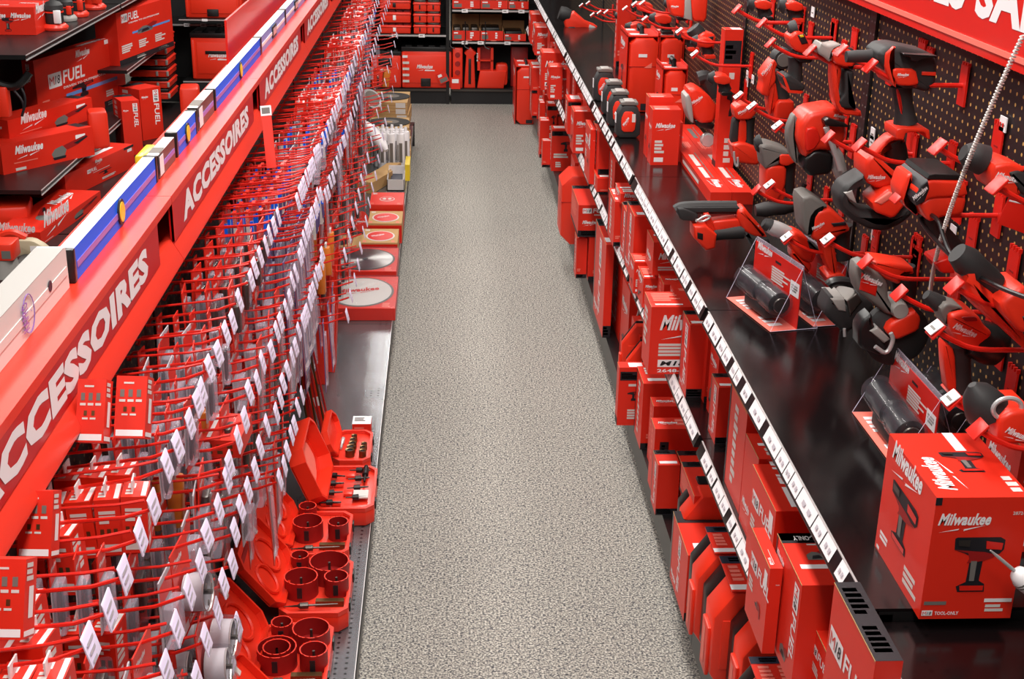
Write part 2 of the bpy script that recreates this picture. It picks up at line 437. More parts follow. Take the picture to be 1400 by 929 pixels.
# ---- right hand run: base shelf, middle shelf, worktop, pegboard
WX, RX = 0.592, 0.905
RB = 1.543
def rail_labels(par, x, y0, y1, z, seed, name='price_label', h=.026):
    """printed price strips on the slanted shelf rail"""
    R = random.Random(seed); y = y0 + .02
    while y < y1 - .05:
        w = R.choice([.035, .05, .05, .07, .09]); w = min(w, y1 - .01 - y)
        q = MB(); c = 'white'
        q.add([(x-.0145, y, z-.024), (x-.0145, y+w, z-.024), (x-.0035, y+w, z+.0006), (x-.0035, y, z+.0006)], [(3,2,1,0)], c)
        for p in q.v: p.x -= .0008; p.z += .0012
        for j in range(2):
            yy = y + w*(.2+.35*j); 
            q.add([(x-.0120, yy, z-.016), (x-.0120, yy+w*.16, z-.016), (x-.0088, yy+w*.16, z-.009), (x-.0088, yy, z-.009)], [(3,2,1,0)], 'packwhite')
            for p in q.v[-4:]: p.x -= .0015; p.z += .0022
        q.build(name, par)
        y += w + R.choice([.004, .004, .012, .03, .035])
for k in range(-1, 7):
    y0 = RB + BAY*k; y1 = y0 + BAY - .003
    if k == 6: y1 = 9.7
    where = ('%s from the camera' % ORD[k+1])
    t = empty('shelving_bay', (0, 0, 0), 'tall black pegboard shelving bay on the right, %s' % where, 'shelving', 'right hand shelving bays')
    zt = .95 if k >= 0 else .93
    q = MB(); q.box((RX, y0, .12), (RX+.012, y1, 1.66), 'pegboard'); q.build('peg_panel', t)
    q = MB(); q.box((RX-.006, y0, .12), (RX+.004, y0+.04, 1.66), 'upright_metal'); q.build('upright', t)
    q = MB(); q.box((WX-.001, y0, zt-.004), (RX-.002, y1, zt), 'deck_dark'); q.box((WX+.01, y0, zt-.03), (RX-.01, y0+.015, zt-.005), 'black'); q.box((WX+.01, y1-.015, zt-.03), (RX-.01, y1, zt-.005), 'black')
    q.box((WX+.002, y0, zt-.034), (WX+.006, y1, zt-.004), 'black')
    w = q.build('worktop_shelf', t)
    def rail(x, z, ya, yb, par):
        q = MB(); q.prism([(x,z+.0015),(x-.004,z+.0015),(x-.0155,z-.026),(x-.0155,z-.030),(x,z-.030)], yb-ya, (0,ya,0), (1,0,0), (0,0,1), (0,1,0), 'black')
        q.box((x-.0045, ya, z+.0005), (x-.0015, yb, z+.0025), 'steel')
        return q.build('price_rail', par)
    r = rail(WX, zt, y0+.012, y1-.012, w); rail_labels(r, WX, y0+.012, y1-.012, zt, 31+k)
    q = MB(); q.box((.60, y0, .622), (RX-.002, y1, .63), 'deck_dark'); q.box((.602, y0, .60), (.606, y1, .622), 'black'); w = q.build('middle_shelf', t)
    r = rail(.60, .63, y0+.015, y1-.015, w); rail_labels(r, .60, y0+.015, y1-.015, .63, 61+k)
    q = MB(); q.box((.612, y0, .585), (.625, y0+.014, .62), 'black'); q.build('bracket', t); q = MB(); q.box((WX+.012, y0, zt-.06), (WX+.03, y0+.014, zt-.01), 'black'); q.build('bracket', t)
    q = MB(); q.box((.615, y0, .135), (RX-.002, y1, .15), 'black'); q.box((.612, y0, .06), (.616, y1, .1505), 'black'); q.build('base_shelf', t)
    q = MB(); q.box((.64, y0, 0), (RX, y1, .13), 'kick'); q.build('kick_plate', t)
q = MB(); q.box((RX+.014, .3, 0), (RX+.05, 9.7, 1.66), 'kick'); tag(q.build('sheet_backing'), 'black sheet backing the right hand shelving run', 'panel')
# long category sign above the right pegboard
q = MB(); q.box((RX-.03, .4, 1.618), (RX-.012, 3.40, 1.90), 'painted'); q.box((RX-.032, .4, 1.632), (RX-.0301, 3.40, 1.641), 'pale')
U, V = (0,-1,0), (0,0,1)
put_text(q, 'OUTILS SANS FIL', (RX-.0302, 2.765, 1.676), U, V, 1.20, .085, 'white', 0.04)
tag(q.build('category_sign'), 'large red sign board with white lettering above the right pegboard', 'sign')

m_ = mat('brushed', (190, 188, 186), 0.32, metal=1.0); nt = m_.node_tree; b = nt.nodes['Principled BSDF']; b.inputs['Anisotropic'].default_value = 0.9
tg = nt.nodes.new('ShaderNodeTangent'); tg.direction_type = 'RADIAL'; tg.axis = 'Z'; nt.links.new(tg.outputs[0], b.inputs['Tangent'])
# ------------------------------------------------------------------ cartons on the right hand shelves
def art(F, design, seed=0):
    """printing of a carton, F = its faces"""
    R = random.Random(seed); n, l, t, r = F['n'], F['l'], F['t'], F['r']
    d = design
    def band(f, y0=0.0, y1=.13):
        f.rect(.0, y0, 1, y1, 'ink'); f.lines(.06, y0+(y1-y0)*.15, .8, y0+(y1-y0)*.9, 3, 'offwhite', seed)
    if d == 'big_logo':
        n.logo(.12, .52, 1.05*.8); n.lines(.12, .26, .75, .46, 4, 'offwhite', seed); n.rect(.12, .11, .52, .22, 'white'); n.text('M18', .15, .13, .34, .07, 'ink', .03, .2, .001); n.text('2648-22CT', .12, .03, .6, .05)
        l.lines(.15, .3, .6, .85, 6, 'offwhite', seed); t.lines(.06, .35, .42, .9, 5, 'pale', seed); t.rect(.06, .12, .42, .2, 'white'); t.sil('recip', .6, .3, .35, .45)
    elif d == 'side_fuel':        # narrow carton, lettering up the aisle side
        band(n); t.rect(0, .72, 1, 1, 'ink'); t.text('TOOL-ONLY', .9, .86, .8, None, 'white') if False else t.lines(.1, .76, .8, .96, 3, 'white', seed)
        t.rect(.1, .1, .9, .26, 'white'); l.m18d(.45, .93, min(.5, .17*F['l'].h/F['l'].w)); l.logo(.1, .06, .3)
        l.rect(.0, 0, .06, 1, 'grey')
    elif d == 'fuel_front':
        n.m18(.08, .74, .16); n.lines(.3, .66, .95, .71, 1, 'offwhite', seed); n.logo(.08, .34, .28); band(n, 0, .2)
        t.rect(0, .84, 1, 1, 'ink'); t.lines(.05, .86, .5, .98, 3, 'white', seed); t.text('TOP', .62, .66, .12, .05); t.rect(.75, .28, .87, .31, 'white')
        l.lines(.1, .35, .8, .85, 7, 'pale', seed); l.rect(0, 0, 1, .1, 'ink')
    elif d == 'fuel_top':
        f = t.turned(1); f.m18(.08, .62, .22); f.lines(.1, .5, .7, .55, 1, 'offwhite', seed)
        l.m18(.1, .62, .16); l.sil('recip', .45, .2, .3, .3); l.lines(.1, .35, .4, .5, 3, 'offwhite', seed); l.rect(.78, .7, .93, .9, 'white'); n.logo(.55, .8, .3)
    elif d == 'tool_only':
        f = t.turned(2); f.rect(0, .0, 1, .15, 'ink'); t.rect(0, .80, 1, 1, 'ink'); f.text('TOOL-ONLY', .18, .06, .6, .09); f.lines(.2, .15, .85, .19, 1, 'offwhite', seed)
        t.sil('saw', .25, .44, .5, .28); t.rect(.12, .30, .98, .38, 'white'); t.lines(.4, .74, .6, .78, 1, 'offwhite', seed)
        l.m18d(.78, .93, .17); l.logo(.05, .8, .3); l.rect(0, 0, .05, 1, 'ink'); l.sil('saw', .45, .08, .35, .2)
    elif d == 'logo':
        n.logo(.12, .62, .7); n.lines(.12, .2, .5, .45, 4, 'offwhite', seed); n.rect(.12, .06, .45, .14, 'white')
        t.lines(.08, .3, .8, .8, 3, 'pale', seed); t.rect(.08, .1, .6, .2, 'white'); l.logo(.1, .6, .7); l.sil(R.choice(['drill','recip','grinder']), .2, .15, .5, .3)
    elif d == 'low_logo':
        n.logo(.1, .35, .5); n.lines(.1, .12, .5, .26, 2, 'offwhite', seed); t.rect(.06, .5, .5, .6, 'white'); t.lines(.1, .1, .8, .4, 2, 'offwhite', seed); l.logo(.15, .2, .6)
    elif d == 'plain':
        n.lines(.62, .05, .68, .3, 1, 'offwhite', seed); t.logo(.05, .35, .22); t.lines(.25, .25, .95, .85, 2, 'pale', seed); n.rect(.06, .5, .16, .8, 'ink'); n.lines(.08, .6, .14, .75, 3, 'offwhite', seed); l.lines(.3, .4, .6, .9, 6, 'pale', seed)
    elif d == 'flat_case':
        n.rect(.05, .78, .95, .93, 'ink'); n.lines(.1, .8, .8, .9, 3, 'offwhite', seed); n.sil('drill', .35, .42, .5, .2); n.lines(.4, .66, .9, .72, 1, 'offwhite', seed); n.lines(.4, .1, .9, .28, 4, 'offwhite', seed)
        t.rect(.4, .1, .95, .8, 'white'); l.rect(0, 0, 1, .12, 'ink')
    elif d == 'band_top':
        n.rect(0, .84, 1, .95, 'ink'); n.lines(.1, .85, .6, .94, 3, 'offwhite', seed); n.sil('drill', .4, .45, .5, .3); n.lines(.1, .3, .9, .42, 2, 'offwhite', seed); n.lines(.2, .08, .5, .22, 3, 'offwhite', seed); t.lines(.1, .2, .9, .8, 3, 'white', seed); l.lines(.3, .2, .7, .9, 7, 'offwhite', seed)
    elif d == 'stripes':
        n.rect(0, 0, 1, .1, 'ink'); n.lines(.1, .02, .8, .09, 2, 'offwhite', seed); l.rect(0,0,.07,1,'ink'); n.lines(.1,.16,.5,.24,2,'pale',seed); l.lines(.35, .1, .6, .9, 9, 'offwhite', seed); t.rect(.1, .15, .9, .3, 'white'); t.lines(.1, .5, .9, .9, 3, 'offwhite', seed)
    elif d == 'black_top':
        t.rect(0, .0, 1, 1, 'ink'); t.lines(.15, .08, .85, .42, 5, 'white', seed); t.lines(.15, .55, .85, .92, 5, 'white', seed+1)
        l.m18(.05, .72, .10); l.rect(.5, .4, .62, .62, 'white'); l.lines(.65, .2, .95, .6, 6, 'offwhite', seed); n.lines(.1, .1, .8, .8, 6, 'offwhite', seed)
CARTONS = 0
def carton(label, ntl, x, w, d, zb, design, nbl=None, yaw=0.0, zt=None, group='red boxes on the right hand shelves', name='tool_carton', cat='box', gap=.0):
    """near top left corner seen at ntl in the plane x; w, d metres or the pixel of the near right / far left top corner"""
    global CARTONS; CARTONS += 1
    if zt is None: p = un(*ntl, x=x); zt = p.z
    else: p = un(*ntl, z=zt)
    if isinstance(w, tuple): w = abs(un(*w, y=p.y).x - p.x)
    if isinstance(d, tuple): d = abs(un(*d, z=zt).y - p.y)
    if nbl: zb = un(*nbl, y=p.y).z
    h = zt - zb
    q = MB(); q.box((-w/2,-d/2,0), (w/2,d/2,h), 'carton')
    # flap edge of raw board on the near top rim
    q.box((-w/2-.0006,-d/2,h-.0012), (-w/2,d/2,h+.0004), 'kraft')
    art(carton_faces(q, w, d, h), design, CARTONS)
    o = q.build(name)
    c, s_ = math.cos(yaw), math.sin(yaw)
    off = Vector((w/2*c - d/2*s_, w/2*s_ + d/2*c, 0))
    o.location = Vector((p.x, p.y, zb)) + off; o.rotation_euler = (0,0,yaw)
    return tag(o, label, cat, group)
GB, GM = 'red boxes on the right base shelf', 'red boxes on the right middle shelf'
BS, MS, WS = .1505, .6305, .9503
K = carton
# base shelf
K('slim red kit box with black band, standing forward beside the speckled floor', (847,503), .556, .08, .05, BS, 'flat_case', group=GB)
K('tall plain red box right behind the slim banded kit box on base shelf', (880,525), .607, .17, (873,501), BS, 'stripes', group=GB)
K('red box with small dark picture window, half under the middle shelf rail', (894,556), .622, .24, .07, BS, 'plain', group=GB)
K('wide plain red box with pale printing on its lid, base shelf', (896,587), .601, .26, (890,571.6), BS, 'plain', group=GB)
K('narrow red box with grey foot label, left of a matching pair', (900,636.5), .592, .062, (897,616), BS, 'side_fuel', group=GB)
K('red box with black strip on lid, right of the matching narrow one', (934,640), .66, .2, (933,617), BS, 'side_fuel', group=GB)
K('red FUEL box laid across the black cases with black lid strip', (949.4,679), .625, .26, (929,632), BS, 'fuel_front', nbl=(951,717), group=GB)
K('tall red box below and behind the lying FUEL box', (941,760), .605, .2, .22, BS, 'side_fuel', group=GB, zt=.335)
K('tall red box standing under the lying far FUEL box, flush with floor edge', (806,324.6), .58, .2, .19, BS, 'stripes', group=GB, zt=.345)
K('slim red box next to the tall one under the far FUEL box', (789,326), .565, .045, .10, BS, 'stripes', group=GB, zt=.33)
K('red FUEL box with black rims overhanging the aisle, far base shelf', (791.3,280.6), .56, .22, (778.7,254), BS, 'fuel_front', nbl=(791,324), group=GB)
K('red box with black band and picture behind the chamfered red case', (755,176.6), .60, .12, .10, BS, 'band_top', group=GB)
K('narrow red box sticking out beside the floor, far base shelf', (742,193), .555, .05, .07, BS, 'stripes', group=GB)
K('thin upright red box left of the banded picture box', (738.7,165.4), .56, .055, .12, BS, 'stripes', group=GB, zt=.37)
K('red box with dark top band, middle of the far base shelf row', (748.7,142.7), .63, .06, .12, BS, 'band_top', group=GB)
K('small low red box with white lid label between taller far boxes', (759,160), .68, .1, .12, BS, 'low_logo', group=GB)
K('very thin red box at the far left edge of base shelf', (738.4,141), .60, .03, .14, BS, 'stripes', group=GB, zt=.38)
K('upper red box of the far stack beside the floor case', (727.5,94), .56, .10, .30, BS+.17, 'stripes', group=GB, zt=.48)
K('lower red box of the far stack beside the floor case', (728,128), .56, .10, .30, BS, 'stripes', group=GB, zt=.315)
K('tall red panel box leaning on the shelf side, vertical FUEL lettering', (852,355), .655, .045, (832,322), BS, 'side_fuel', nbl=(848,470), group=GB)
K('second tall red panel box just beyond the leaning FUEL one', (829,335), .628, .03, .35, BS, 'side_fuel', group=GB, zt=.52)
for i, (u, v, lab) in enumerate([(735,120,'farthest'),(744,130,'second farthest')]):
    K('%s small red box at the end of base shelf' % lab, (u,v), .66, .1, .14, BS, 'logo', group=GB, zt=.36)
# hidden-depth boxes that fill the base shelf behind
for i, (yy, ww, hh) in enumerate([(4.15,.2,.24),(4.42,.2,.3),(6.1,.2,.3),(6.5,.24,.26),(8.6,.22,.3),(9.05,.2,.24)]):
    q = MB(); q.box((-ww/2,-.1,0),(ww/2,.1,hh),'carton'); art(carton_faces(q, ww,.2,hh), 'logo', 70+i)
    tag(q.build('tool_carton', loc=(.645+ww/2, yy, BS)), '%s dim red box deep on the base shelf behind front boxes' % ORD[i], 'box', GB)

# middle shelf
K('red box with huge white script logo, front of middle shelf', (891,420), .528, .20, (889,399), MS, 'big_logo', group=GM)
K('tall narrow red box with grey foot band, right of the big logo box', (944,444.6), .600, .05, (935,425), MS, 'side_fuel', group=GM)
K('plain red box tucked right of the tall narrow one', (969,456), .640, .06, .09, MS, 'stripes', group=GM)
K('red box with white triangle logo under worktop rail', (985,470), .68, .2, .10, MS, 'logo', group=GM, zt=.84)
K('narrow red box with grey rim and vertical FUEL print, near middle shelf', (983,530), .622, .045, (979,511), MS, 'side_fuel', group=GM)
K('plain tall red box leaning deep on the near middle shelf', (1022,566), .645, .13, .16, MS, 'stripes', group=GM, zt=.86)
K('red box with white label and black code strip on its lid', (1037.6,628), .605, .2, (1021,593), MS, 'low_logo', group=GM)
K('long red box with FUEL lettering on its lid, middle shelf', (1061,699.6), .592, .20, (1030.6,635), MS, 'fuel_top', group=GM)
K('thin red box leaning outwards before the long FUEL lid box', (1053,778), .545, .022, (1029,722), MS, 'fuel_top', group=GM)
K('tall TOOL-ONLY red box with dark saw picture on lid', (1096.7,801), .570, .10, (1059.5,730), MS, 'tool_only', group=GM)
K('long red box with black lid and white text, nearest middle shelf', (1197,905), .545, .036, (1137,797), MS, 'black_top', group=GM)
K('lower red FUEL box at the bottom edge beside the black lid box', (1150,935), .505, .025, (1127,848), MS, 'fuel_top', group=GM, zt=.745)
K('square red box upright before the paired small one', (867.6,358.6), .575, .055, (863,346.6), MS, 'logo', group=GM)
K('smaller red logo box leaning at the square upright one', (880,380.5), .585, .05, (875,364), MS, 'logo', group=GM)
K('wide red box with white line on lid, behind big logo box', (908,389.5), .620, .2, (903.7,373.7), MS, 'plain', group=GM)
K('lower of two wide logo boxes under the worktop rail', (899,358), .62, .2, .16, MS, 'low_logo', group=GM, zt=.75)
K('upper of two wide logo boxes under the worktop rail', (894,331.6), .60, .16, (884,314), .751, 'low_logo', group=GM)
K('low red logo box resting on top of other middle shelf boxes', (848.6,265), .585, .12, (842,250), .79, 'low_logo', group=GM)
K('red box with dark foot label beneath the low logo box', (841,276), .59, .055, .18, MS, 'stripes', group=GM, zt=.788)
K('narrow upright red box with vertical print, mid row', (858,292), .64, .04, .14, MS, 'side_fuel', group=GM, zt=.80)
K('broad upright red box with vertical print, right of narrow one', (868,296), .64, .1, .18, MS, 'side_fuel', group=GM, zt=.84)
K('red box with black foot label, overhanging past the second bracket', (819.6,180), .60, .12, (812,165), MS+.06, 'side_fuel', group=GM)
K('plain red box carrying the black footed box', (817,244), .60, .12, .16, MS, 'stripes', group=GM, zt=.69)
K('flat red panel box with speckled print on aisle side', (808,178), .575, .02, .20, MS, 'fuel_top', group=GM, zt=.85)
K('red box with raw yellow board edge and white logo', (785,153), .56, .10, .14, MS, 'logo', group=GM)
K('red box with white striped lid, behind yellow edged box', (777,137.5), .57, .16, .15, MS, 'band_top', group=GM)
K('low dark fronted red box under the far worktop rail', (780,121), .66, .12, .16, MS, 'low_logo', group=GM)
K('slim red logo box of the far middle shelf, right of pair', (765,95), .60, .05, .14, MS, 'logo', group=GM)
K('slim red logo box of the far middle shelf, left of pair', (751.3,91.7), .545, .07, .14, MS, 'logo', group=GM)
K('large far red box with white script logo on middle shelf', (741,72.3), .523, .16, (739,66), MS, 'big_logo', group=GM)
K('farthest tall red logo box on the middle shelf', (726,20), .54, .10, .22, MS, 'logo', group=GM, zt=.82)
K('far red box just before the tallest end box', (732,38), .56, .12, .22, MS, 'logo', group=GM, zt=.80)
for i, (yy, ww, hh) in enumerate([(3.38,.2,.14),(4.85,.2,.18),(5.9,.2,.2),(6.15,.18,.16),(6.45,.2,.22),(6.75,.2,.18),(7.55,.2,.2),(7.9,.16,.14),(8.1,.2,.2)]):
    q = MB(); q.box((-ww/2,-.09,0),(ww/2,.09,hh),'carton'); art(carton_faces(q, ww,.18,hh), ['logo','stripes','low_logo'][i%3], 90+i)
    tag(q.build('tool_carton', loc=(.63+ww/2, yy, MS)), '%s red box set back on the middle shelf between front boxes' % ORD[i], 'box', GM)

# moulded cases with printed sleeves
def tool_case(label, x, y, w, d, h, zb, group, sleeve='navy'):
    """case standing on its long edge: chamfered red shell, black back shell, printed sleeve on top"""
    t = empty('tool_case', (x, y, zb), label, 'tool case', group)
    c = .05
    oct_ = [(0,c*1.1),(c*.7,0),(w-c*.7,0),(w,c),(w,h-c),(w-c*.7,h),(c*.9,h),(0,h-c*1.3)]
    q = MB(); q.prism(oct_, d*.60, (0,0,0), (1,0,0), (0,0,1), (0,1,0), 'plastic', bevel=.008)
    q.prism([(.02,.07),(w-.03,.07),(w-.03,h-.07),(.02,h-.07)], .006, (0,-.004,0), (1,0,0), (0,0,1), (0,1,0), 'plastic', bevel=.003)
    q.build('front_shell', t)
    q = MB(); o2 = [(a+.004 if a < w/2 else a-.004, b) for a, b in oct_]
    q.prism(o2, d*.40-.002, (0,d*.6+.001,0), (1,0,0), (0,0,1), (0,1,0), 'black', bevel=.006); q.build('back_shell', t)
    q = MB(); q.rbox((-.007, d*.12, h*.15), (.002, d*.52, h*.62), 'plastic', .004, 'x'); q.build('side_rib', t)
    q = MB(); O = (-.0072, d*.44, h*.22); q.flat([(0,0),(d*.16,0),(d*.16,h*.36),(0,h*.36)], O, (0,-1,0), (0,0,1), 'pale'); q.build('side_label', t)
    if sleeve:
        q = MB(); a, b = c*.7, w; q.box((a, .0, h+.001), (b, d*.98, h+.004), 'carton')
        f = Face(q, (a,0,h+.004), (1,0,0), (0,1,0), b-a, d*.98)
        f.rect(0, .78, 1, 1, sleeve); f.lines(.1, .82, .4, .95, 2, 'white', 4); f.rect(0, .04, 1, .18, 'white'); f.lines(.06, .25, .2, .72, 4, 'pale', 5); f.lines(.27, .25, .38, .72, 4, 'pale', 6); f.sil('recip', .45, .35, .15, .35)
        q.build('sleeve', t)
    return t
GC = 'red and black moulded tool cases on the near base shelf'
for i, (far, near, zt, lab) in enumerate([((962,720),(977.4,757),.42,'farthest sleeved red and black case, beneath the lying FUEL box'),
        ((981,760),(1001,809),.42,'second sleeved red and black case, white stripe on lid, beside floor'),
        ((1017,810),(1041.5,862),.42,'third sleeved case pushed back against the TOOL-ONLY box'),
        ((1017,898),(1040,945),.43,'nearest sleeved case, only its lid seen at bottom edge')]):
    a, b_ = un(*far, z=zt), un(*near, z=zt)
    tool_case(lab, b_.x-.035, b_.y, .22, max(.09, a.y-b_.y), zt-BS-.004, BS, GC)
tool_case('unsleeved red and black case behind the sleeved ones', .60, 2.905, .22, .12, .25, BS, GC, None)
tool_case('narrow red case at the feet of the big script logo box', .595, 3.98, .2, .055, .24, BS, 'narrow moulded cases behind the slim banded kit box', None)
tool_case('narrow red case farther from camera, behind its twin', .59, 4.07, .2, .055, .27, BS, 'narrow moulded cases behind the slim banded kit box', None)
tool_case('narrow red case third in line behind big logo box', .60, 3.88, .2, .055, .22, BS, 'narrow moulded cases behind the slim banded kit box', None)
# chamfered case on the far base shelf and the one standing on the floor
def big_case(label, x, y, w, d, h, zb, sleeve=False, group=None):
    t = empty('tool_case', (x, y, zb), label, 'tool case', group)
    c = min(.045, w*.2)
    oct_ = [(0,c),(c,0),(w-c,0),(w,c),(w,h-c),(w-c,h),(c,h),(0,h-c)]
    q = MB()
    q.prism([(p[0], p[1]) for p in oct_], d, (0,0,0), (1,0,0), (0,0,1), (0,1,0), 'plastic', bevel=.012)
    q.build('shell', t)
    q = MB(); q.box((-.001, -.0015, h*.62), (w+.001, d+.0015, h*.626), 'deep'); q.build('seam', t)
    q = MB(); q.flat([(0,0),(w*.3,0),(w*.3,.012),(0,.012)], (w*.3,-.0012,h-.07), (1,0,0), (0,0,1), 'white'); q.flat([(0,0),(.03,.0),(.03,.02)], (w*.5,-.0012,h-.11), (1,0,0), (0,0,1), 'pale')
    q.flat([(0,0),(.02,0),(.02,h*.45),(0,h*.45)], (-.0012,d*.6,h*.25), (0,-1,0), (0,0,1), 'pale'); q.flat([(0,0),(w*.3,0),(w*.3,.025),(0,.025)], (w*.45,-.0012,.01), (1,0,0), (0,0,1), 'ink'); q.build('label_print', t)
    if sleeve:
        q = MB(); a = .012
        q.box((-a, d*.05, 0), (-a+.004, d+.01, h+.02), 'carton'); q.box((-a, d*.05, h+.004), (w+.004, d+.01, h+.008), 'carton'); q.box((w+.001, d*.05, 0), (w+.004, d+.01, h+.02), 'carton')
        f = Face(q, (-a, d+.01, 0), (0,-1,0), (0,0,1), d, h); f.logo(.15, .78, .6); f.sil('drill', .3, .35, .4, .3); f.lines(.15, .1, .8, .25, 3, 'offwhite', 5)
        f = Face(q, (-a, d*.05, h+.008), (1,0,0), (0,1,0), w, d); f.lines(.15, .1, .9, .3, 2, 'white', 3); f.lines(.15, .7, .5, .9, 3, 'white', 5)
        q.build('sleeve', t)
        q = MB(); q.tube([(w*.45,d*.3,h+.008),(w*.45,d*.3,h+.03),(w*.45,d*.7,h+.03),(w*.45,d*.7,h+.008)], .009, 'black', 8); q.build('handle', t)
    return t
big_case('large chamfered red case with white mark, far base shelf by the floor', .535, 5.86, .24, .20, .33, BS)
big_case('red case in printed sleeve with black handle standing on the floor', .505, 9.25, .15, .30, .40, .001, True)
# ------------------------------------------------------------------ tools on the worktop and the pegboard
def chaikin(pts, n=1, closed=True):
    for _ in range(n):
        out = []
        m_ = len(pts)
        for i in range(m_ if closed else m_-1):
            a, b = pts[i], pts[(i+1) % m_]
            out.append((a[0]*.84+b[0]*.16, a[1]*.84+b[1]*.16)); out.append((a[0]*.16+b[0]*.84, a[1]*.16+b[1]*.84))
        pts = out if closed else [pts[0]] + out + [pts[-1]]
    return pts
class Crop:
    def __init__(s, ox, oy, k): s.ox, s.oy, s.k = ox, oy, k
    def __call__(s, p): return (s.ox + p[0]/s.k, s.oy + p[1]/s.k)
SUBS = ('badge','vent','screen','indicator','socket','trim_stripe','foot_trim','collar','strap','leaflet_print','battery_cap','dark_panel','nozzle','guide')
def tool(name, label, cat, crop, at, xp, parts, group='cordless tools on the right pegboard', dy=0.0, dz=None):
    """a tool standing in the plane y = const through the point 'at' of the plane x = xp; outlines give real shapes of real thickness"""
    c = crop(at)
    P0 = un(*c, x=xp) if dz is None else un(*c, z=dz)
    Y = P0.y + dy
    t = empty(name, P0, label, cat, group)
    last = None
    def W(p, off=0.0): return un(*crop(p), y=Y) + Vector((0, off, 0)) - P0
    for part in parts:
        pn, kind, m, data = part[:4]; th = part[4] if len(part) > 4 else .04; off = part[5] if len(part) > 5 else 0.0
        q = MB()
        if kind == 'poly':
            pts = [W(p) for p in data]; sm = part[6] if len(part) > 6 else 2
            q2 = chaikin([(p.x, p.z) for p in pts], sm) if sm else [(p.x, p.z) for p in pts]
            ext = min(max(a for a,b in q2)-min(a for a,b in q2), max(b for a,b in q2)-min(b for a,b in q2))
            bv = min(th*.24, ext*.13)
            q.prism(q2, th, (0, (Y-P0.y)-th/2+off, 0), (1,0,0), (0,0,1), (0,1,0), m, bevel=bv, steps=3)
        elif kind == 'rod':       # data: points, radii in metres
            pts, rad = data
            pts = [W(p, off) for p in pts]
            if len(pts) == 2:
                n = len(rad); q.lathe(pts[0], pts[1], [(i/(n-1), r) for i, r in enumerate(rad)], m, 16)
            else:
                q3 = pts; q.tube(smooth_path(q3), rad[0], m, 10)
        elif kind == 'ball':
            (p, r) = data; cpt = W(p, off); q.lathe(cpt+Vector((0,-r,0)), cpt+Vector((0,r,0)), [(i/8, max(.0005, r*math.sin(math.pi*i/8))) for i in range(9)], m, 16)
        elif kind == 'disc':
            (p, r) = data; cpt = W(p, off); q.lathe(cpt+Vector((0,-th/2,0)), cpt+Vector((0,th/2,0)), [(0,r*.85),(.2,r),(.8,r),(1,r*.85)], m, 28)
        elif kind == 'ring':
            (p, r, r2) = data; cpt = W(p, off)
            q.tube([cpt+Vector((r*math.cos(a), 0, r*math.sin(a)*.8)) for a in [k*math.pi/12 for k in range(24)]]+[cpt+Vector((r,0,0))], r2, m, 8)
        elif kind == 'logo':
            p = W(data[0]); p2 = W(data[1]); u = (p2-p); wd = u.length; u.normalize(); v = Vector((-u.z, 0, u.x)); p.y = Y-P0.y-th/2-.0015; mid_ = p + u*wd*.5; wd *= 1.35
            put_logo(q, mid_ - u*wd*.5, u, v, wd)
        ob = q.build(pn, last if pn in SUBS and last else t)
        if pn not in SUBS: last = ob
    return t
def smooth_path(pts, n=2):
    for _ in range(n):
        out = [pts[0]]
        for a, b in zip(pts, pts[1:]): out += [a*.75+b*.25, a*.25+b*.75]
        out.append(pts[-1]); pts = out
    return pts
A = Crop(980,0,5.16); G = Crop(1180,0,5.16); E_ = Crop(920,160,4.646); D_ = Crop(1140,160,4.646); S_ = Crop(1150,340,3.572); H_ = Crop(980,300,5.16); J = Crop(740,0,4.223)

tool('impact_wrench', 'large black and red impact wrench hung highest, right below the category sign', 'power tool', G, (270,450), .80, [
  ('motor_housing','poly','rubber',[(60,350),(110,305),(200,298),(290,318),(420,345),(472,400),(462,560),(400,625),(320,600),(250,600),(180,570),(120,490),(80,440),(58,400)],.085,0,2),
  ('side_panel','poly','plastic',[(150,450),(310,455),(335,560),(280,575),(185,570),(150,500)],.095,0,1),
  ('trim_stripe','poly','plastic',[(98,350),(160,302),(180,306),(150,340),(140,420),(185,590),(150,570),(98,450)],.090,0,1),
  ('vent','poly','plastic',[(355,475),(452,480),(452,505),(355,500)],.090,0,0),
  ('badge','logo','white',[(185,515),(245,515)],.095),
  ('trigger','poly','painted',[(215,610),(250,620),(270,810),(255,820),(230,700)],.03,0,1),
  ('grip','rod','rubber',([(270,600),(300,870)],[.019,.017,.0165,.018,.022]),.04),
  ('battery_foot','poly','plastic',[(190,885),(240,870),(420,878),(430,955),(405,950),(395,905),(260,905),(245,960),(190,950)],.07,0,1),
  ('drive_shaft','rod','rubber',([(60,395),(-120,400)],[.012,.011,.011,.010]),.02),
  ('side_handle','poly','black',[(200,335),(300,345),(430,350),(440,362),(320,378),(300,395),(255,385),(250,360),(205,355)],.03,-.05,2)])
tool('right_angle_grinder', 'red and black angle tool, head up, hung left of the white-nosed shear', 'power tool', A, (560,330), .80, [
  ('gear_head','rod','rubber',([(505,215),(560,200)],[.014,.020,.020]),.03),
  ('body','poly','plastic',[(488,250),(540,205),(600,225),(630,300),(650,330),(600,375),(540,350),(500,310)],.06,0,2),
  ('screen','poly','ink',[(545,235),(590,225),(620,290),(575,300)],.066,0,0),
  ('indicator','poly','yellow',[(558,235),(582,230),(590,245),(565,250)],.069,0,0),
  ('collar','poly','black',[(540,350),(610,375),(660,400),(640,430),(570,430),(535,400)],.06,0,2),
  ('grip','rod','rubber',([(555,400),(550,570)],[.018,.016,.017,.019]),.04),
  ('battery_foot','poly','rubber',[(440,525),(490,510),(560,560),(600,590),(590,625),(485,625),(455,580)],.065,0,1),
  ('foot_trim','poly','plastic',[(440,515),(455,520),(490,620),(590,628),(585,640),(480,632)],.068,0,0)])
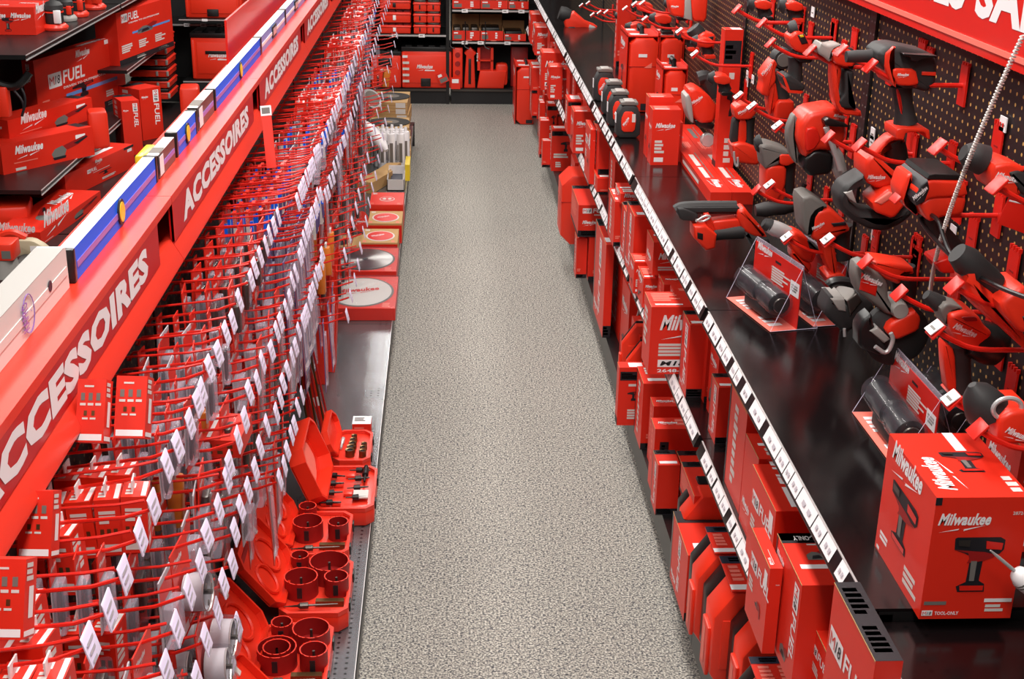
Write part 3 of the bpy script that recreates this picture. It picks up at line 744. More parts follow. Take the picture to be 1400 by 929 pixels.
tool('circular_saw', 'red and grey saw with round black head, hung below the angle tool', 'power tool', A, (390,560), .80, [
  ('blade_head','disc','rubber',((455,410),.026),.05),
  ('blade_cover','disc','grey',((455,412),.019),.056),
  ('body','poly','plastic',[(300,520),(340,460),(385,405),(410,440),(395,480),(400,560),(360,610),(350,670),(290,650),(310,570)],.06,0,2),
  ('badge','logo','white',[(325,520),(375,460)],.06),
  ('grip','rod','rubber',([(400,510),(455,700)],[.026,.021,.019,.022]),.05),
  ('lower_frame','poly','plastic',[(350,600),(400,560),(420,690),(400,720),(360,810),(350,700)],.05,0,1),
  ('battery_foot','poly','plastic',[(400,690),(520,690),(525,760),(495,890),(375,850)],.075,0,1),
  ('socket','poly','black',[(420,810),(475,815),(470,855),(415,845)],.079,0,0)])
tool('metal_shear', 'red shear with pale grey angular nose, beside the large impact wrench', 'power tool', A, (870,500), .80, [
  ('nose','poly','lightgrey',[(688,330),(712,285),(760,310),(830,295),(870,310),(800,345),(780,430),(735,390),(700,370)],.05,0,1),
  ('body','poly','plastic',[(785,345),(840,310),(930,345),(945,380),(935,450),(870,455),(800,430)],.07,0,2),
  ('badge','logo','white',[(795,375),(845,345)],.07),
  ('gear_case','poly','rubber',[(850,320),(950,330),(960,420),(940,490),(900,450),(880,370)],.055,.006,2),
  ('frame','poly','plastic',[(798,430),(850,440),(868,480),(850,600),(845,690),(880,755),(1000,765),(1010,815),(865,795),(820,730),(795,560)],.045,0,1),
  ('grip','poly','rubber',[(880,480),(950,490),(930,620),(920,710),(975,755),(860,750),(835,700),(880,640)],.05,0,2)])
tool('drill_driver', 'tall slim red and black staple gun hung before the tall upright box', 'power tool', A, (190,800), .80, [
  ('head','poly','plastic',[(105,750),(150,718),(250,722),(268,780),(225,830),(120,832)],.06,0,2),
  ('badge','logo','white',[(150,800),(205,770)],.06),
  ('magazine','poly','rubber',[(110,830),(150,835),(140,1010),(90,1000)],.03,0,1),
  ('frame','poly','plastic',[(150,832),(200,835),(200,1000),(140,1010)],.04,0,1),
  ('grip','rod','rubber',([(225,825),(215,1020)],[.018,.016,.016,.018]),.04),
  ('foot','poly','plastic',[(90,1000),(170,985),(260,1020),(300,1100),(270,1150),(120,1130),(100,1060)],.07,0,1),
  ('belt_hook','rod','steel',([(95,1040),(100,1130),(125,1150),(120,1080)],[.003]),.02,-.05)])
tool('rotary_hammer', 'grey and red rotary hammer with side handle, farther of the two', 'power tool', E_, (620,340), .80, [
  ('gear_case','poly','grey',[(530,165),(585,150),(700,185),(745,220),(660,240),(655,280),(610,300),(560,310),(548,230)],.08,0,1),
  ('nose','rod','rubber',([(520,180),(560,170)],[.014,.022,.024]),.04),
  ('body','poly','plastic',[(568,310),(605,285),(700,290),(692,420),(640,520),(565,500)],.08,0,1),
  ('motor_cap','poly','plastic',[(652,210),(735,215),(765,255),(700,290),(652,275)],.085,0,1),
  ('grip','rod','rubber',([(728,250),(720,490)],[.026,.021,.020,.020,.022]),.05),
  ('foot','poly','plastic',[(600,430),(690,425),(700,470),(680,520),(620,520)],.07,0,1),
  ('side_handle','rod','rubber',([(495,560),(735,535)],[.014,.019,.017,.018,.013]),.05,-.05),
  ('cable','rod','black',([(700,480),(760,480),(800,440),(820,405)],[.006]),.02,-.03)])
tool('rotary_hammer', 'grey and red rotary hammer with script badge, nearer of the two', 'power tool', E_, (930,640), .80, [
  ('gear_case','poly','grey',[(780,485),(850,465),(965,540),(890,570),(862,610),(852,680),(845,745),(800,690)],.08,0,1),
  ('body','poly','plastic',[(858,610),(890,560),(965,545),(1060,625),(1100,690),(1030,720),(950,780),(850,745)],.085,0,1),
  ('badge','logo','white',[(868,690),(925,660)],.085),
  ('strap','poly','ink',[(970,640),(1060,632),(1068,650),(985,660)],.09,0,0),
  ('grip','rod','rubber',([(1060,690),(1065,900)],[.026,.021,.020,.022]),.05),
  ('lower_frame','poly','plastic',[(920,780),(1000,760),(1030,930),(1010,1000),(960,930)],.05,0,1),
  ('foot','poly','plastic',[(950,980),(1050,960),(1100,1030),(1020,1050),(960,1040)],.07,0,1)])
tool('grease_gun', 'red drill body with bright silver tube pointing left, white tag on it', 'power tool', E_, (780,780), .78, [
  ('tube','rod','steel',([(605,690),(735,745)],[.015,.018,.018,.016]),.04),
  ('nozzle','rod','rubber',([(575,670),(615,692)],[.010,.014,.016]),.04),
  ('body','poly','plastic',[(700,735),(755,703),(830,740),(870,800),(900,830),(870,910),(800,890),(745,830)],.06,0,2),
  ('motor_cover','poly','rubber',[(830,750),(880,800),(930,830),(910,850),(850,830)],.064,0,1),
  ('foot','poly','plastic',[(740,820),(800,880),(870,920),(850,980),(790,940),(740,880)],.05,0,1)])
tool('band_saw', 'red saw with large dark motor and bright shaft, above the grey hammers', 'power tool', E_, (900,120), .78, [
  ('body','poly','plastic',[(770,10),(830,-60),(1000,-90),(1050,-50),(1068,60),(1060,110),(1000,190),(880,180),(800,235),(760,120)],.10,0,1),
  ('side_plate','poly','painted',[(800,40),(870,30),(900,110),(860,170),(800,190)],.108,0,1),
  ('motor','poly','black',[(870,180),(990,205),(975,330),(840,350),(790,300),(800,235)],.09,0,1),
  ('shoe','poly','grey',[(720,60),(760,-30),(790,10),(760,110),(790,210),(780,300),(740,240),(715,130)],.03,0,1),
  ('shaft','rod','steel',([(915,20),(1010,285)],[.006,.006,.006,.007]),.02,-.07),
  ('guide','rod','steel',([(990,170),(1060,400)],[.010,.016,.016,.014,.012]),.02,-.03),
  ('badge','logo','white',[(985,-18),(1045,-10)],.10),
  ('lever','poly','black',[(900,-20),(930,-40),(990,-15),(1050,5),(1050,20),(960,15),(910,10)],.03,-.06,1)])
tool('band_saw', 'portable band saw with big curved black guard and red body', 'power tool', D_, (260,360), .80, [
  ('blade_guard','poly','rubber',[(0,480),(40,410),(110,370),(165,335),(180,390),(110,430),(60,500),(130,560),(230,580),(340,575),(450,530),(470,590),(400,650),(300,700),(200,690),(100,640),(20,580)],.075,0,2),
  ('work_plate','poly','lightgrey',[(30,450),(80,430),(110,520),(60,490)],.08,0,0),
  ('motor_housing','poly','plastic',[(160,245),(215,200),(260,240),(330,300),(375,335),(390,420),(330,400),(240,425),(160,380)],.085,0,1),
  ('badge','logo','white',[(180,375),(262,375)],.085),
  ('front_handle','poly','plastic',[(225,225),(290,150),(345,105),(420,110),(440,150),(350,150),(300,200),(290,245),(250,250)],.04,0,2),
  ('grip','rod','rubber',([(370,145),(440,400)],[.022,.022,.020,.021,.026]),.05),
  ('battery_pack','poly','plastic',[(178,480),(290,392),(400,430),(385,500),(310,592),(190,545)],.075,-.03,1),
  ('battery_cap','poly','pale',[(190,480),(280,415),(330,430),(230,500)],.08,-.03,0)])
tool('blower', 'wide red blower with black cap and script badge beside coil cord', 'power tool', D_, (640,450), .79, [
  ('cap','poly','black',[(515,345),(540,308),(730,315),(752,350)],.11,0,1),
  ('upper_housing','poly','plastic',[(515,345),(750,350),(775,450),(545,458),(480,500),(450,420)],.115,0,1),
  ('lower_housing','poly','plastic',[(540,455),(770,448),(745,565),(620,578),(530,615),(470,500)],.11,0,2),
  ('badge_plate','poly','ink',[(440,470),(475,380),(520,345),(530,400),(500,480),(450,505)],.118,0,0),
  ('badge','logo','white',[(450,470),(515,415)],.12),
  ('nozzle','rod','rubber',([(610,590),(660,720)],[.022,.024,.018,.016]),.05),
  ('side_block','poly','plastic',[(400,460),(440,350),(480,340),(470,450),(430,520),(520,600),(500,610),(420,540)],.06,.01,1),
  ('pipe','rod','rubber',([(660,710),(790,850)],[.014,.014,.014]),.04),
  ('foot','poly','painted',[(600,890),(700,860),(770,880),(760,960),(640,960)],.06,0,1)])
tool('hammer_drill', 'red drill with black rear end and hanging red leaflet at right frame edge', 'power tool', D_, (1080,370), .80, [
  ('rear_cap','rod','rubber',([(820,225),(950,275)],[.012,.020,.021,.022]),.05),
  ('body','poly','plastic',[(945,270),(1050,248),(1165,290),(1120,340),(1130,460),(1060,470),(940,425)],.075,0,1),
  ('badge','logo','white',[(965,370),(1075,395)],.075),
  ('overmould','poly','rubber',[(1030,310),(1110,290),(1230,370),(1230,500),(1120,450)],.08,0,2),
  ('leaflet','poly','painted',[(1060,470),(1215,505),(1172,710),(985,640)],.002,-.03,0),
  ('leaflet_print','poly','white',[(1060,490),(1190,520),(1187,530),(1057,500)],.0022,-.0305,0)])
tool('metal_cutting_saw', 'grey framed saw with red script badge and dark round blade cover', 'power tool', S_, (190,220), .78, [
  ('frame','poly','grey',[(55,65),(100,48),(170,105),(212,150),(216,235),(255,290),(215,312),(120,240),(60,190),(48,120)],.05,0,1),
  ('badge_plate','poly','painted',[(78,92),(160,148),(150,215),(70,180)],.054,0,0),
  ('badge','logo','white',[(78,140),(150,170)],.054),
  ('upper_body','poly','plastic',[(140,42),(240,55),(335,75),(342,110),(285,112),(270,165),(190,130),(160,90)],.06,.01,1),
  ('grip','rod','rubber',([(315,95),(318,250)],[.020,.022,.022,.020]),.05,.01),
  ('hub','disc','lightgrey',((262,275),.016),.07),
  ('lower_body','poly','plastic',[(210,335),(330,270),(362,310),(352,370),(240,420),(190,380)],.07,0,1),
  ('blade_cover','disc','rubber',((262,412),.060),.03),
  ('shoe','poly','black',[(60,360),(85,320),(125,290),(135,350),(200,430),(175,500),(60,455)],.045,-.01,1),
  ('shoe_plate','poly','lightgrey',[(110,370),(150,350),(210,410),(180,430)],.05,-.012,0),
  ('wire_rest','rod','steel',([(125,430),(180,470),(215,400),(200,365)],[.004]),.02,-.05)])
tool('metal_cutting_saw', 'dark saw base with white plate and curved handle, behind the blister packs', 'power tool', H_, (880,600), .78, [
  ('base','poly','rubber',[(728,600),(775,500),(870,580),(960,480),(1085,570),(1010,680),(920,745),(870,770),(740,650)],.07,0,1),
  ('plate','poly','lightgrey',[(770,520),(865,520),(880,610),(820,600)],.075,0,0),
  ('blade_box','poly','darksteel',[(875,530),(945,475),(985,530),(900,640)],.08,0,0),
  ('top_handle','rod','black',([(765,445),(790,420),(860,410),(945,430)],[.010]),.03,-.02),
  ('pins','rod','steel',([(855,715),(857,770)],[.003,.003]),.02,-.045)])
tool('straight_grinder', 'red tool with wide black cylinder end and long handle below, lower right', 'power tool', S_, (580,370), .80, [
  ('nose','poly','grey',[(455,275),(490,240),(580,270),(505,290),(490,370)],.05,0,1),
  ('spindle','rod','rubber',([(415,225),(480,270)],[.008,.012,.014]),.03),
  ('body','poly','plastic',[(490,285),(560,270),(630,290),(655,335),(700,375),(615,465),(530,435),(490,350)],.08,0,2),
  ('vent','poly','deep',[(540,290),(610,290),(620,310),(560,312)],.083,0,1),
  ('badge','logo','white',[(500,365),(580,400)],.08),
  ('motor_barrel','rod','black',([(630,420),(755,475)],[.030,.032,.033,.033,.030]),.06,-.01),
  ('trigger_bar','poly','plastic',[(485,440),(540,480),(552,690),(505,680),(490,560)],.03,0,1),
  ('grip','rod','rubber',([(578,470),(580,700)],[.018,.017,.017,.020]),.04),
  ('foot','poly','plastic',[(505,690),(620,700),(700,720),(640,770),(560,750)],.06,0,1)])
tool('core_drill', 'red drill with grey pointed boot and steel ring, lowest at right edge', 'power tool', S_, (770,800), .78, [
  ('boot','rod','rubber',([(640,665),(720,800)],[.006,.020,.026,.030,.031]),.05),
  ('ring','ring','steel',((770,740),.020,.0035),.02,-.03),
  ('body','poly','plastic',[(715,780),(780,740),(900,735),(910,900),(715,900)],.08,0,1),
  ('badge','logo','white',[(745,860),(830,895)],.08)])
tool('angle_grinder', 'long red grinder with black rear handle crossing the black cable', 'power tool', S_, (740,250), .80, [
  ('rear_grip','rod','rubber',([(565,20),(750,180)],[.016,.022,.020,.020,.018]),.05),
  ('body','poly','plastic',[(575,85),(620,100),(730,190),(800,300),(900,430),(900,500),(760,370),(700,330),(600,230)],.06,.01,1),
  ('head_block','poly','plastic',[(712,210),(820,128),(900,185),(900,340),(810,362),(720,260)],.08,-.01,1),
  ('vent','poly','black',[(815,275),(890,250),(890,300),(830,315)],.084,-.01,0)])
tool('vacuum_nozzle_tool', 'red and grey striped block tool at the top, left of the pegboard holes', 'power tool', J, (850,50), .82, [
  ('front_shell','poly','plastic',[(728,0),(760,-40),(820,-40),(822,95),(740,82)],.08,0,1),
  ('ring','poly','lightgrey',[(818,-40),(850,-40),(862,112),(812,98)],.084,0,0),
  ('rear_shell','poly','plastic',[(848,-40),(952,-40),(942,120),(860,112)],.08,0,1),
  ('badge','logo','white',[(742,40),(775,40)],.08)])
tool('small_grinder', 'small red grinder with black ribbed collar between two price tags', 'power tool', J, (920,210), .82, [
  ('collar','rod','rubber',([(875,160),(915,215)],[.024,.027,.026]),.06),
  ('body','poly','plastic',[(890,200),(935,175),(1000,195),(985,285),(885,262)],.07,0,1),
  ('dark_panel','poly','ink',[(930,205),(985,200),(975,250),(930,250)],.074,0,0)])
tool('circular_saw', 'red circular saw with white base plate standing among cartons on the worktop', 'power tool', J, (910,600), .80, [
  ('housing','poly','plastic',[(830,505),(880,485),(950,530),(1002,600),(985,690),(900,700),(860,660),(838,590)],.10,0,1),
  ('base_plate','poly','lightgrey',[(812,540),(832,522),(848,560),(862,690),(840,680),(818,610)],.09,-.02,1),
  ('badge','logo','white',[(870,590),(915,560)],.10),
  ('motor','poly','black',[(868,670),(990,700),(970,735),(880,715)],.09,0,1),
  ('rear_handle','rod','rubber',([(905,455),(950,440),(975,490),(1000,560)],[.022]),.05),
  ('guard','disc','steel',((948,795),.022),.03,-.03)], group='tools lying on the worktop')
tool('work_light', 'red and black tool with wide dark round mouth, far on the worktop', 'power tool', J, (190,110), .80, [
  ('mouth','rod','rubber',([(105,72),(165,92)],[.036,.040,.032]),.06),
  ('body','poly','plastic',[(130,85),(190,62),(250,115),(300,135),(322,150),(310,185),(230,165),(205,182),(145,182),(130,130)],.06,0,0),
  ('vent','poly','ink',[(150,150),(195,150),(190,175),(155,172)],.104,0,1),
  ('tip','rod','steel',([(270,155),(320,170)],[.02,.018,.012]),.05,-.02)], group='tools lying on the worktop', dz=.99)
# cordless caulk gun lying on the worktop
tool('caulk_gun', 'red cordless gun with long black barrel lying on the dark worktop', 'power tool', E_, (330,660), .70, [
  ('barrel','rod','rubber',([(20,600),(60,575),(400,575)],[.017]),.04),
  ('barrel_mount','poly','rubber',[(15,565),(60,565),(150,600),(150,650),(35,640)],.05,0,1),
  ('cradle','poly','rubber',[(60,562),(410,560),(430,590),(60,595)],.05,.005,0),
  ('frame','poly','plastic',[(178,598),(222,592),(265,715),(205,702)],.05,0,1),
  ('lower_bar','poly','plastic',[(235,650),(330,640),(405,632),(432,690),(330,712),(245,718)],.045,0,1),
  ('rear_body','poly','plastic',[(395,575),(445,560),(482,610),(562,700),(587,752),(500,748),(430,705),(400,640)],.06,0,1),
  ('front_plate','poly','plastic',[(115,665),(190,655),(260,720),(250,805),(190,820),(115,740)],.07,-.01,0),
  ('socket','poly','black',[(135,700),(170,710),(170,750),(135,740)],.074,-.01,0),
  ('grip','rod','rubber',([(250,735),(440,715)],[.017,.017,.019,.020]),.04,-.012),
  ('badge','logo','white',[(475,700),(525,690)],.052),
  ('head','poly','rubber',[(430,700),(500,735),(590,745),(605,820),(560,858),(505,835),(470,770)],.08,0,2),
  ('wire_clip','rod','steel',([(130,630),(170,645),(230,610),(190,600),(130,640)],[.003]),.02,-.035)], group='tools lying on the worktop')
# smaller far tools hung in the background bays
far = [((1040,8),'red grip tool at top edge, just left of the pegboard brackets'), ((1082,10),'grey handled red tool at top edge beside it'),
       ((905,28),'second far red tool in the crowd above the paired cases'), ((880,12),'topmost far tool above the paired cases'), ((925,8),'far tool with dark grip near top edge'),
       ((962,60),'red drill just above the ribbed collar grinder'), ((858,25),'leftmost far tool over the far worktop'), ((940,50),'far tool in front of the price tags cluster'), ((985,110),'red tool half hidden by the tall upright box'), ((872,40),'low far tool above the left paired case')]
for i, ((u, v), lab) in enumerate(far):
    X0 = Crop(u-15, v-14, 4.0); k = i % 2
    tool('cordless_drill', lab, 'power tool', X0, (60,50), .82, [
      ('body','poly','plastic',[(15,25),(60,15),(105,30),(105,60),(70,70),(20,60)],.07,0,2),
      ('chuck','rod','rubber',([(20,42),(-10,38)],[.022,.016,.010]),.04),
      ('grip','rod','rubber',([(75,60),(85,110)],[.019,.017,.020]),.04),
      ('battery_foot','poly','plastic' if k else 'black',[(55,108),(115,108),(118,130),(58,132)],.06,0,1)], group='far tools hung over the distant worktop')

# hooks that carry the tools
def arm(i, label, front, xw=None, tagm='plastic', width=.030, xf=.735, drop=.03, price=False):
    """flat red front plate on a bent arm from a bracket clipped in the pegboard"""
    P = un(*front, x=xf); t = empty('display_hook', (RX, P.y, P.z-drop), label, 'hook', 'red display arms on the right pegboard')
    d = P - t.location
    q = MB(); q.tube(smooth_path([d, d+Vector((.02,0,-.012)), d+Vector((.06,0,-drop)), Vector((-.04,0,0)), Vector((-.004,0,0))]), .0042, 'painted', 8); q.build('arm', t)
    q = MB(); q.rbox(d+Vector((-.006,-width*.6,-.014)), d+Vector((-.002,width*.6,.014)), 'painted', .004, 'x')
    for p in q.v:
        r = p - d; a = math.radians(-42); p.x = d.x + r.x*math.cos(a) - r.z*math.sin(a); p.z = d.z + r.x*math.sin(a)*-1*-1 + r.z*math.cos(a)
    q.build('front_plate', t)
    if price:
        q = MB(); q.box(d+Vector((-.010,-.014,-.012)), d+Vector((-.0085,.014,.012)), 'white'); q.box(d+Vector((-.0105,-.010,-.004)), d+Vector((-.0102,.008,.000)), 'grey')
        for p in q.v:
            r = p - d; a = math.radians(-50); x_, z_ = r.x*math.cos(a) - r.z*math.sin(a), r.x*math.sin(a) + r.z*math.cos(a); p.x = d.x + x_; p.z = d.z + z_
        q.build('price_tag', t)
    q = MB(); q.box((-.006,-.016,-.035), (-.002,.016,.035), 'painted')
    for k in range(3): q.box((-.006,-.014+.011*k,.034), (.0,-.009+.011*k,.040), 'painted')
    q.build('bracket', t)
def near_what(p):
    spots = [((1236,88),'large impact wrench'),((1089,63),'high angle tool'),((1058,110),'round headed saw'),((1148,97),'grey nosed shear'),((1015,155),'slim staple gun'),((1058,230),'far rotary hammer'),((1120,300),'near rotary hammer'),((1075,325),'silver tube tool'),((1110,185),'big motor saw'),((1195,240),'portable band saw'),((1275,255),'wide blower'),((1370,240),'drill with leaflet'),((1200,400),'grey framed saw'),((1312,440),'black barrel grinder'),((1365,565),'lowest right drill'),((1355,400),'long grinder'),((962,62),'ribbed collar grinder'),((950,140),'standing circular saw'),((850,25),'far tool crowd'),((900,15),'top edge tools'),((1050,20),'top grip tools')]
    return min(spots, key=lambda s: (s[0][0]-p[0])**2+(s[0][1]-p[1])**2)[1]
arms = [(A((148,70)),0),(A((325,170)),0),(A((385,310)),0),(A((665,365)),0),(A((885,365)),0),(A((1090,475)),0),(A((165,690)),1),(A((260,765)),1),(A((440,905)),1),
        (D_((170,185)),0),(D_((670,200)),0),(D_((420,510)),0),(D_((1045,445)),0),(S_((125,70)),0),(S_((290,225)),0),(S_((560,190)),0),(S_((470,405)),1),(S_((550,750)),1),
        (E_((625,445)),1),(E_((735,780)),1),(E_((995,795)),1),(E_((995,135)),0),(E_((535,470)),0),(J((805,188)),1),(J((893,320)),1),(J((1135,60)),0),(S_((675,890)),0),
        (J((235,35)),1),(J((275,22)),1),(J((300,90)),1),(J((380,75)),1),(J((490,55)),1),(J((545,30)),1),(J((590,25)),1),(J((605,115)),1),(J((340,78)),1)]
for i, (p, pr_) in enumerate(arms):
    arm(i, ('red display hook with white price tag, near the %s' if pr_ else 'red display hook with bare red front plate, near the %s') % near_what(p), p, price=bool(pr_), width=.026)
def board_tag(px, n, label):
    t = empty('shelf_tag', un(*px, x=RX-.004), label, 'price tag', 'white tags on the pegboard')
    q = MB(); q.box((-.002,-.013,-.012), (0,.013,.012), 'white'); q.box((-.0024,-.008,-.003), (-.0021,.006,.0), 'grey'); q.build('card', t)
for i, (p, lb) in enumerate([(A((680,85)),'lone white tag high on the pegboard between brackets'),(A((218,528)),'upper white tag of three beside the tall box'),(A((215,580)),'lower left white tag of three beside the tall box'),(A((256,560)),'right white tag of three beside the tall box'),
        (D_((250,105)),'upper of two white tags above the band saw'),(D_((245,155)),'lower of two white tags above the band saw'),(D_((1080,45)),'white tag behind the coil cord'),(D_((255,755)),'white tag on a red bracket below the band saw'),(D_((760,730)),'white tag just below the blower')]):
    board_tag(p, i, lb)
for i, p in enumerate([A((392,100)), A((588,180)), A((660,275)), A((825,262)), A((968,330)), G((410,430)), D_((485,210)), D_((1040,185)), D_((880,770)), D_((262,830)), D_((525,880)), D_((60,130)), D_((800,540)), S_((365,90)), S_((550,200)), S_((735,360)), S_((780,480)), S_((830,690)), S_((840,110)), E_((870,420)), E_((1090,90)), A((890,890)), A((205,660))]):
    t = empty('peg_bracket', un(*p, x=RX-.003), 'red toothed bracket plate clipped in the pegboard near the %s' % near_what(p), 'bracket', 'red toothed bracket plates')
    q = MB(); q.box((-.003,-.019,-.036), (0,.019,.034), 'painted')
    q.box((-.0034,-.008,-.002), (-.0031,.008,.001), 'deep'); q.build('plate', t)
    q = MB()
    for k in range(4): q.box((-.004,-.018+.0105*k,.034), (.002,-.0135+.0105*k,.041), 'painted')
    q.build('teeth', t)

# coil cord and black cable
q = MB(); a0, a1, a2 = un(1399,48,x=.70), un(1300,285,x=.76), un(1272,402,x=.84)
pts = []
N_ = 1040
for k in range(N_+1):
    s_ = k/N_; p = a0*(1-s_)**2 + (a1*2-a0*.5-a2*.5)*2*s_*(1-s_) + a2*s_**2; th = s_*2*math.pi*130
    pts.append(p + Vector((math.cos(th)*.0028, math.sin(th)*.0028, 0)))
q.tube(pts, .0013, 'offwhite', 4); tag(q.build('coil_cord'), 'pale coiled security cord hanging across the right pegboard', 'cord')
q = MB(); P_ = [un(*p, x=.77) for p in [(1300,350),(1275,325),(1257,300),(1262,290),(1283,298),(1290,325),(1300,350),(1330,375),(1370,395),(1405,408)]]
q.tube(smooth_path(P_, 3), .0035, 'black', 8); tag(q.build('power_cable'), 'black looped cable hanging in front of the red grinder', 'cable')

# ---- cartons and packs on the worktop
GW = 'boxes standing on the dark worktop'
def hero_box():
    p = un(1281,681,y=1.516); w, d, h = .128, un(1229,593,z=p.z).y-1.516, p.z-WS
    q = MB(); q.box((-w/2,-d/2,0),(w/2,d/2,h),'carton'); F = carton_faces(q, w, d, h)
    n, l, t = F['n'], F['l'], F['t']
    n.logo(.05,.72,.56); n.text('2872-2', .83,.86,.15,None,'offwhite'); n.sil('driver',.26,.22,.54,.46); n.m18(.02,.03,.045,False); n.text('TOOL-ONLY',.16,.035,.26,.03); n.rect(.03,.12,.27,.15,'grey'); n.rect(.68,.14,.98,.17,'white'); n.lines(.70,.05,.95,.12,2,'offwhite',3)
    n.poly = None
    l.logo(.12,.76,.62); l.sil('driver',.2,.26,.55,.46); l.rect(.04,.02,.1,.05,'white'); l.lines(.62,.06,.95,.22,3,'offwhite',7); l.lines(.08,.12,.3,.2,2,'white',9)
    f = t.turned(1); f.logo(.1,.6,.5); t.sil('driver',.38,.36,.48,.32); t.rect(.6,.7,.72,1,'white'); t.lines(.85,.05,1,.3,3,'offwhite',3)
    q.box((-w/2-.0006,-d/2-.0006,h*.94),(-w/2+.008,-d/2,h*1.0),'ink')
    o = q.build('tool_carton', loc=(p.x+w/2, 1.516+d/2, WS)); tag(o, 'large red TOOL-ONLY box with script logo, nearest on the worktop', 'box', GW)
hero_box()
K('red box right of the nearest large box, cut by frame edge', (1398,612), .80, .085, .12, WS, 'logo', group=GW, zt=1.125)
# screwdriver at the right edge
t = empty('screwdriver', un(1387,781,x=.80), 'screwdriver with white handle in front of the nearest large box', 'screwdriver')
q = MB(); Yd = 1.470; a = un(1354,753,y=Yd)-t.location; b2 = un(1387,781,y=Yd)-t.location; q.lathe(a, b2, [(0,.001),(.3,.0022),(1,.0026)], 'steel', 10); q.build('shaft', t)
q = MB(); dr = (b2-a).normalized(); q.lathe(b2, b2+dr*.09, [(0,.004),(.06,.011),(.2,.016),(.5,.015),(.8,.016),(1,.009)], 'white', 16); q.build('handle', t)
q = MB(); q.lathe(b2+dr*.015, b2+dr*.022, [(0,.0155),(1,.0162)], 'grey', 16); q.build('collar', t)

def blister_stand(label, base_f, base_n, h, loc=None):
    """clear tent pack: red card, pink foot card, dark torch body in a bubble"""
    a = un(*base_f, z=WS); b_ = un(*base_n, z=WS); u = (a-b_); L_ = u.length; ang = math.atan2(u.y, u.x) - math.pi/2
    t = empty('blister_pack', b_, label, 'blister pack', 'clear tent packs on the worktop', (0,0,ang))
    w = .062
    q = MB(); q.box((0,0,.001),(w,L_,.0022),'pale'); f = Face(q,(0,0,.0022),(1,0,0),(0,1,0),w,L_); f.lines(.2,.6,.9,.9,4,'white',3); f.lines(.2,.1,.9,.4,3,'white',4); q.build('foot_card', t)
    q = MB(); q.box((w,0,.002),(w+.0015,L_,h),'painted'); f = Face(q,(w,L_,.002),(0,-1,0),(0,0,1),L_,h)
    f.logo(.06,.80,.32); f.rect(.46,.84,.58,.88,'ink'); f.lines(.40,.50,.80,.76,6,'offwhite',8); f.rect(.80,.50,.98,.74,'white'); f.lines(.82,.55,.96,.68,3,'grey',6); q.build('back_card', t)
    q = MB(); r = .026; c0 = Vector((w-.032, L_*.10, .052)); c1 = Vector((w-.032, L_*.88, .060))
    q.lathe(c0, c1, [(0,.018),(.03,r),(.30,r),(.33,r*.88),(.45,r*.85),(.48,r),(.72,r),(.75,r*.9),(.95,r*.95),(1,.016)], 'black', 18); tb = q.build('torch_body', t)
    q = MB(); q.lathe(c0+Vector((0,-.004,0)), c0+Vector((0,.002,0)), [(0,.016),(1,.018)], 'darksteel', 18); q.build('torch_lens', tb)
    q = MB(); q.rbox(Vector((w-.050, L_*.25, .008)), Vector((w-.014, L_*.72, .04)), 'rubber', .008, 'y'); q.build('torch_grip', tb)
    q = MB(); r2 = .030
    q.lathe(c0-Vector((0,.008,0)), c1+Vector((0,.006,0)), [(0,r2*.75),(.04,r2),(.3,r2),(.34,r2*.94),(.46,r2*.94),(.5,r2),(.96,r2),(1,r2*.7)], 'clear', 18); q.build('bubble', t)
    q = MB()
    for y in (.0, L_): q.add([(w+.05,y,.0),(w+.001,y,h+.006),(w-.002,y,h+.006),(0,y,.001),(0,y,.0)], [(0,1,2,3,4)], 'clear')
    for y in (0, L_): q.tube([(w+.05,y,.001),(w+.001,y,h+.006),(0,y,.002),(w+.05,y,.001)], .0007, 'lilac', 4)
    q.box((w+.0016,.0,h-.002),(w+.004,L_,h+.010),'frost')
    q.add([(w+.002,0,h+.006),(w+.05,0,.001),(w+.05,L_,.001),(w+.002,L_,h+.006)], [(0,1,2,3)], 'clear')
    q.build('clear_stand', t)
blister_stand('left clear pack with dark torch on a red card, far pair', (993,408), (1053,455), .135)
blister_stand('right clear pack with dark torch on a red card, far pair', (1056,405), (1112,448), .135)
blister_stand('left clear pack with dark torch, near pair behind the large box', (1165,565), (1223,643), .125)
blister_stand('right clear pack with dark torch, near pair behind the large box', (1238,555), (1290,620), .125)

# long cartons, upright carton, cased boxes
def long_box(label, x, y0, y1, w, h, seed, zb=WS):
    q = MB(); d = y1-y0; q.box((-w/2,-d/2,0),(w/2,d/2,h),'carton'); F = carton_faces(q,w,d,h); t = F['t'].turned(3); l = F['l']
    t.lines(.30,.2,.42,.75,5,'pale',seed); t.logo(.84,.2,.10); 
    for k, (a_, b_) in enumerate([(.08,.24),(.50,.66),(.68,.82)]): t.rect(a_,.25,b_,.5,'offwhite' if k else 'grey'); t.rect(a_-.03,.62,b_,.68,'grey')
    l.logo(.1,.1,.08); l.rect(.5,.3,.8,.6,'offwhite'); l.rect(.48,.7,.82,.78,'grey')
    tag(q.build('long_carton', loc=(x+w/2,(y0+y1)/2,zb)), label, 'box', GW)
long_box('long flat red box with printed blades, aisle side of the pair', .765, 3.66, 4.60, .062, .036, 3)
long_box('long flat red box with printed blades, pegboard side of the pair', .828, 3.66, 4.60, .062, .036, 5)
K('tall upright slim red box rising in front of the pegboard', (991.6,40.7), .835, (1017,40), .055, WS, 'flat_case', group=GW)
K('left logo box of the front pair on the far worktop', (895,168), .675, (914,168), (877,153), WS, 'logo', group=GW)
py_ = un(895,168,x=.675).y
K('right logo box of the front pair on the far worktop', (915.5,168), un(915.5,168,y=py_).x, (934,168), (897,153), WS, 'logo', group=GW)
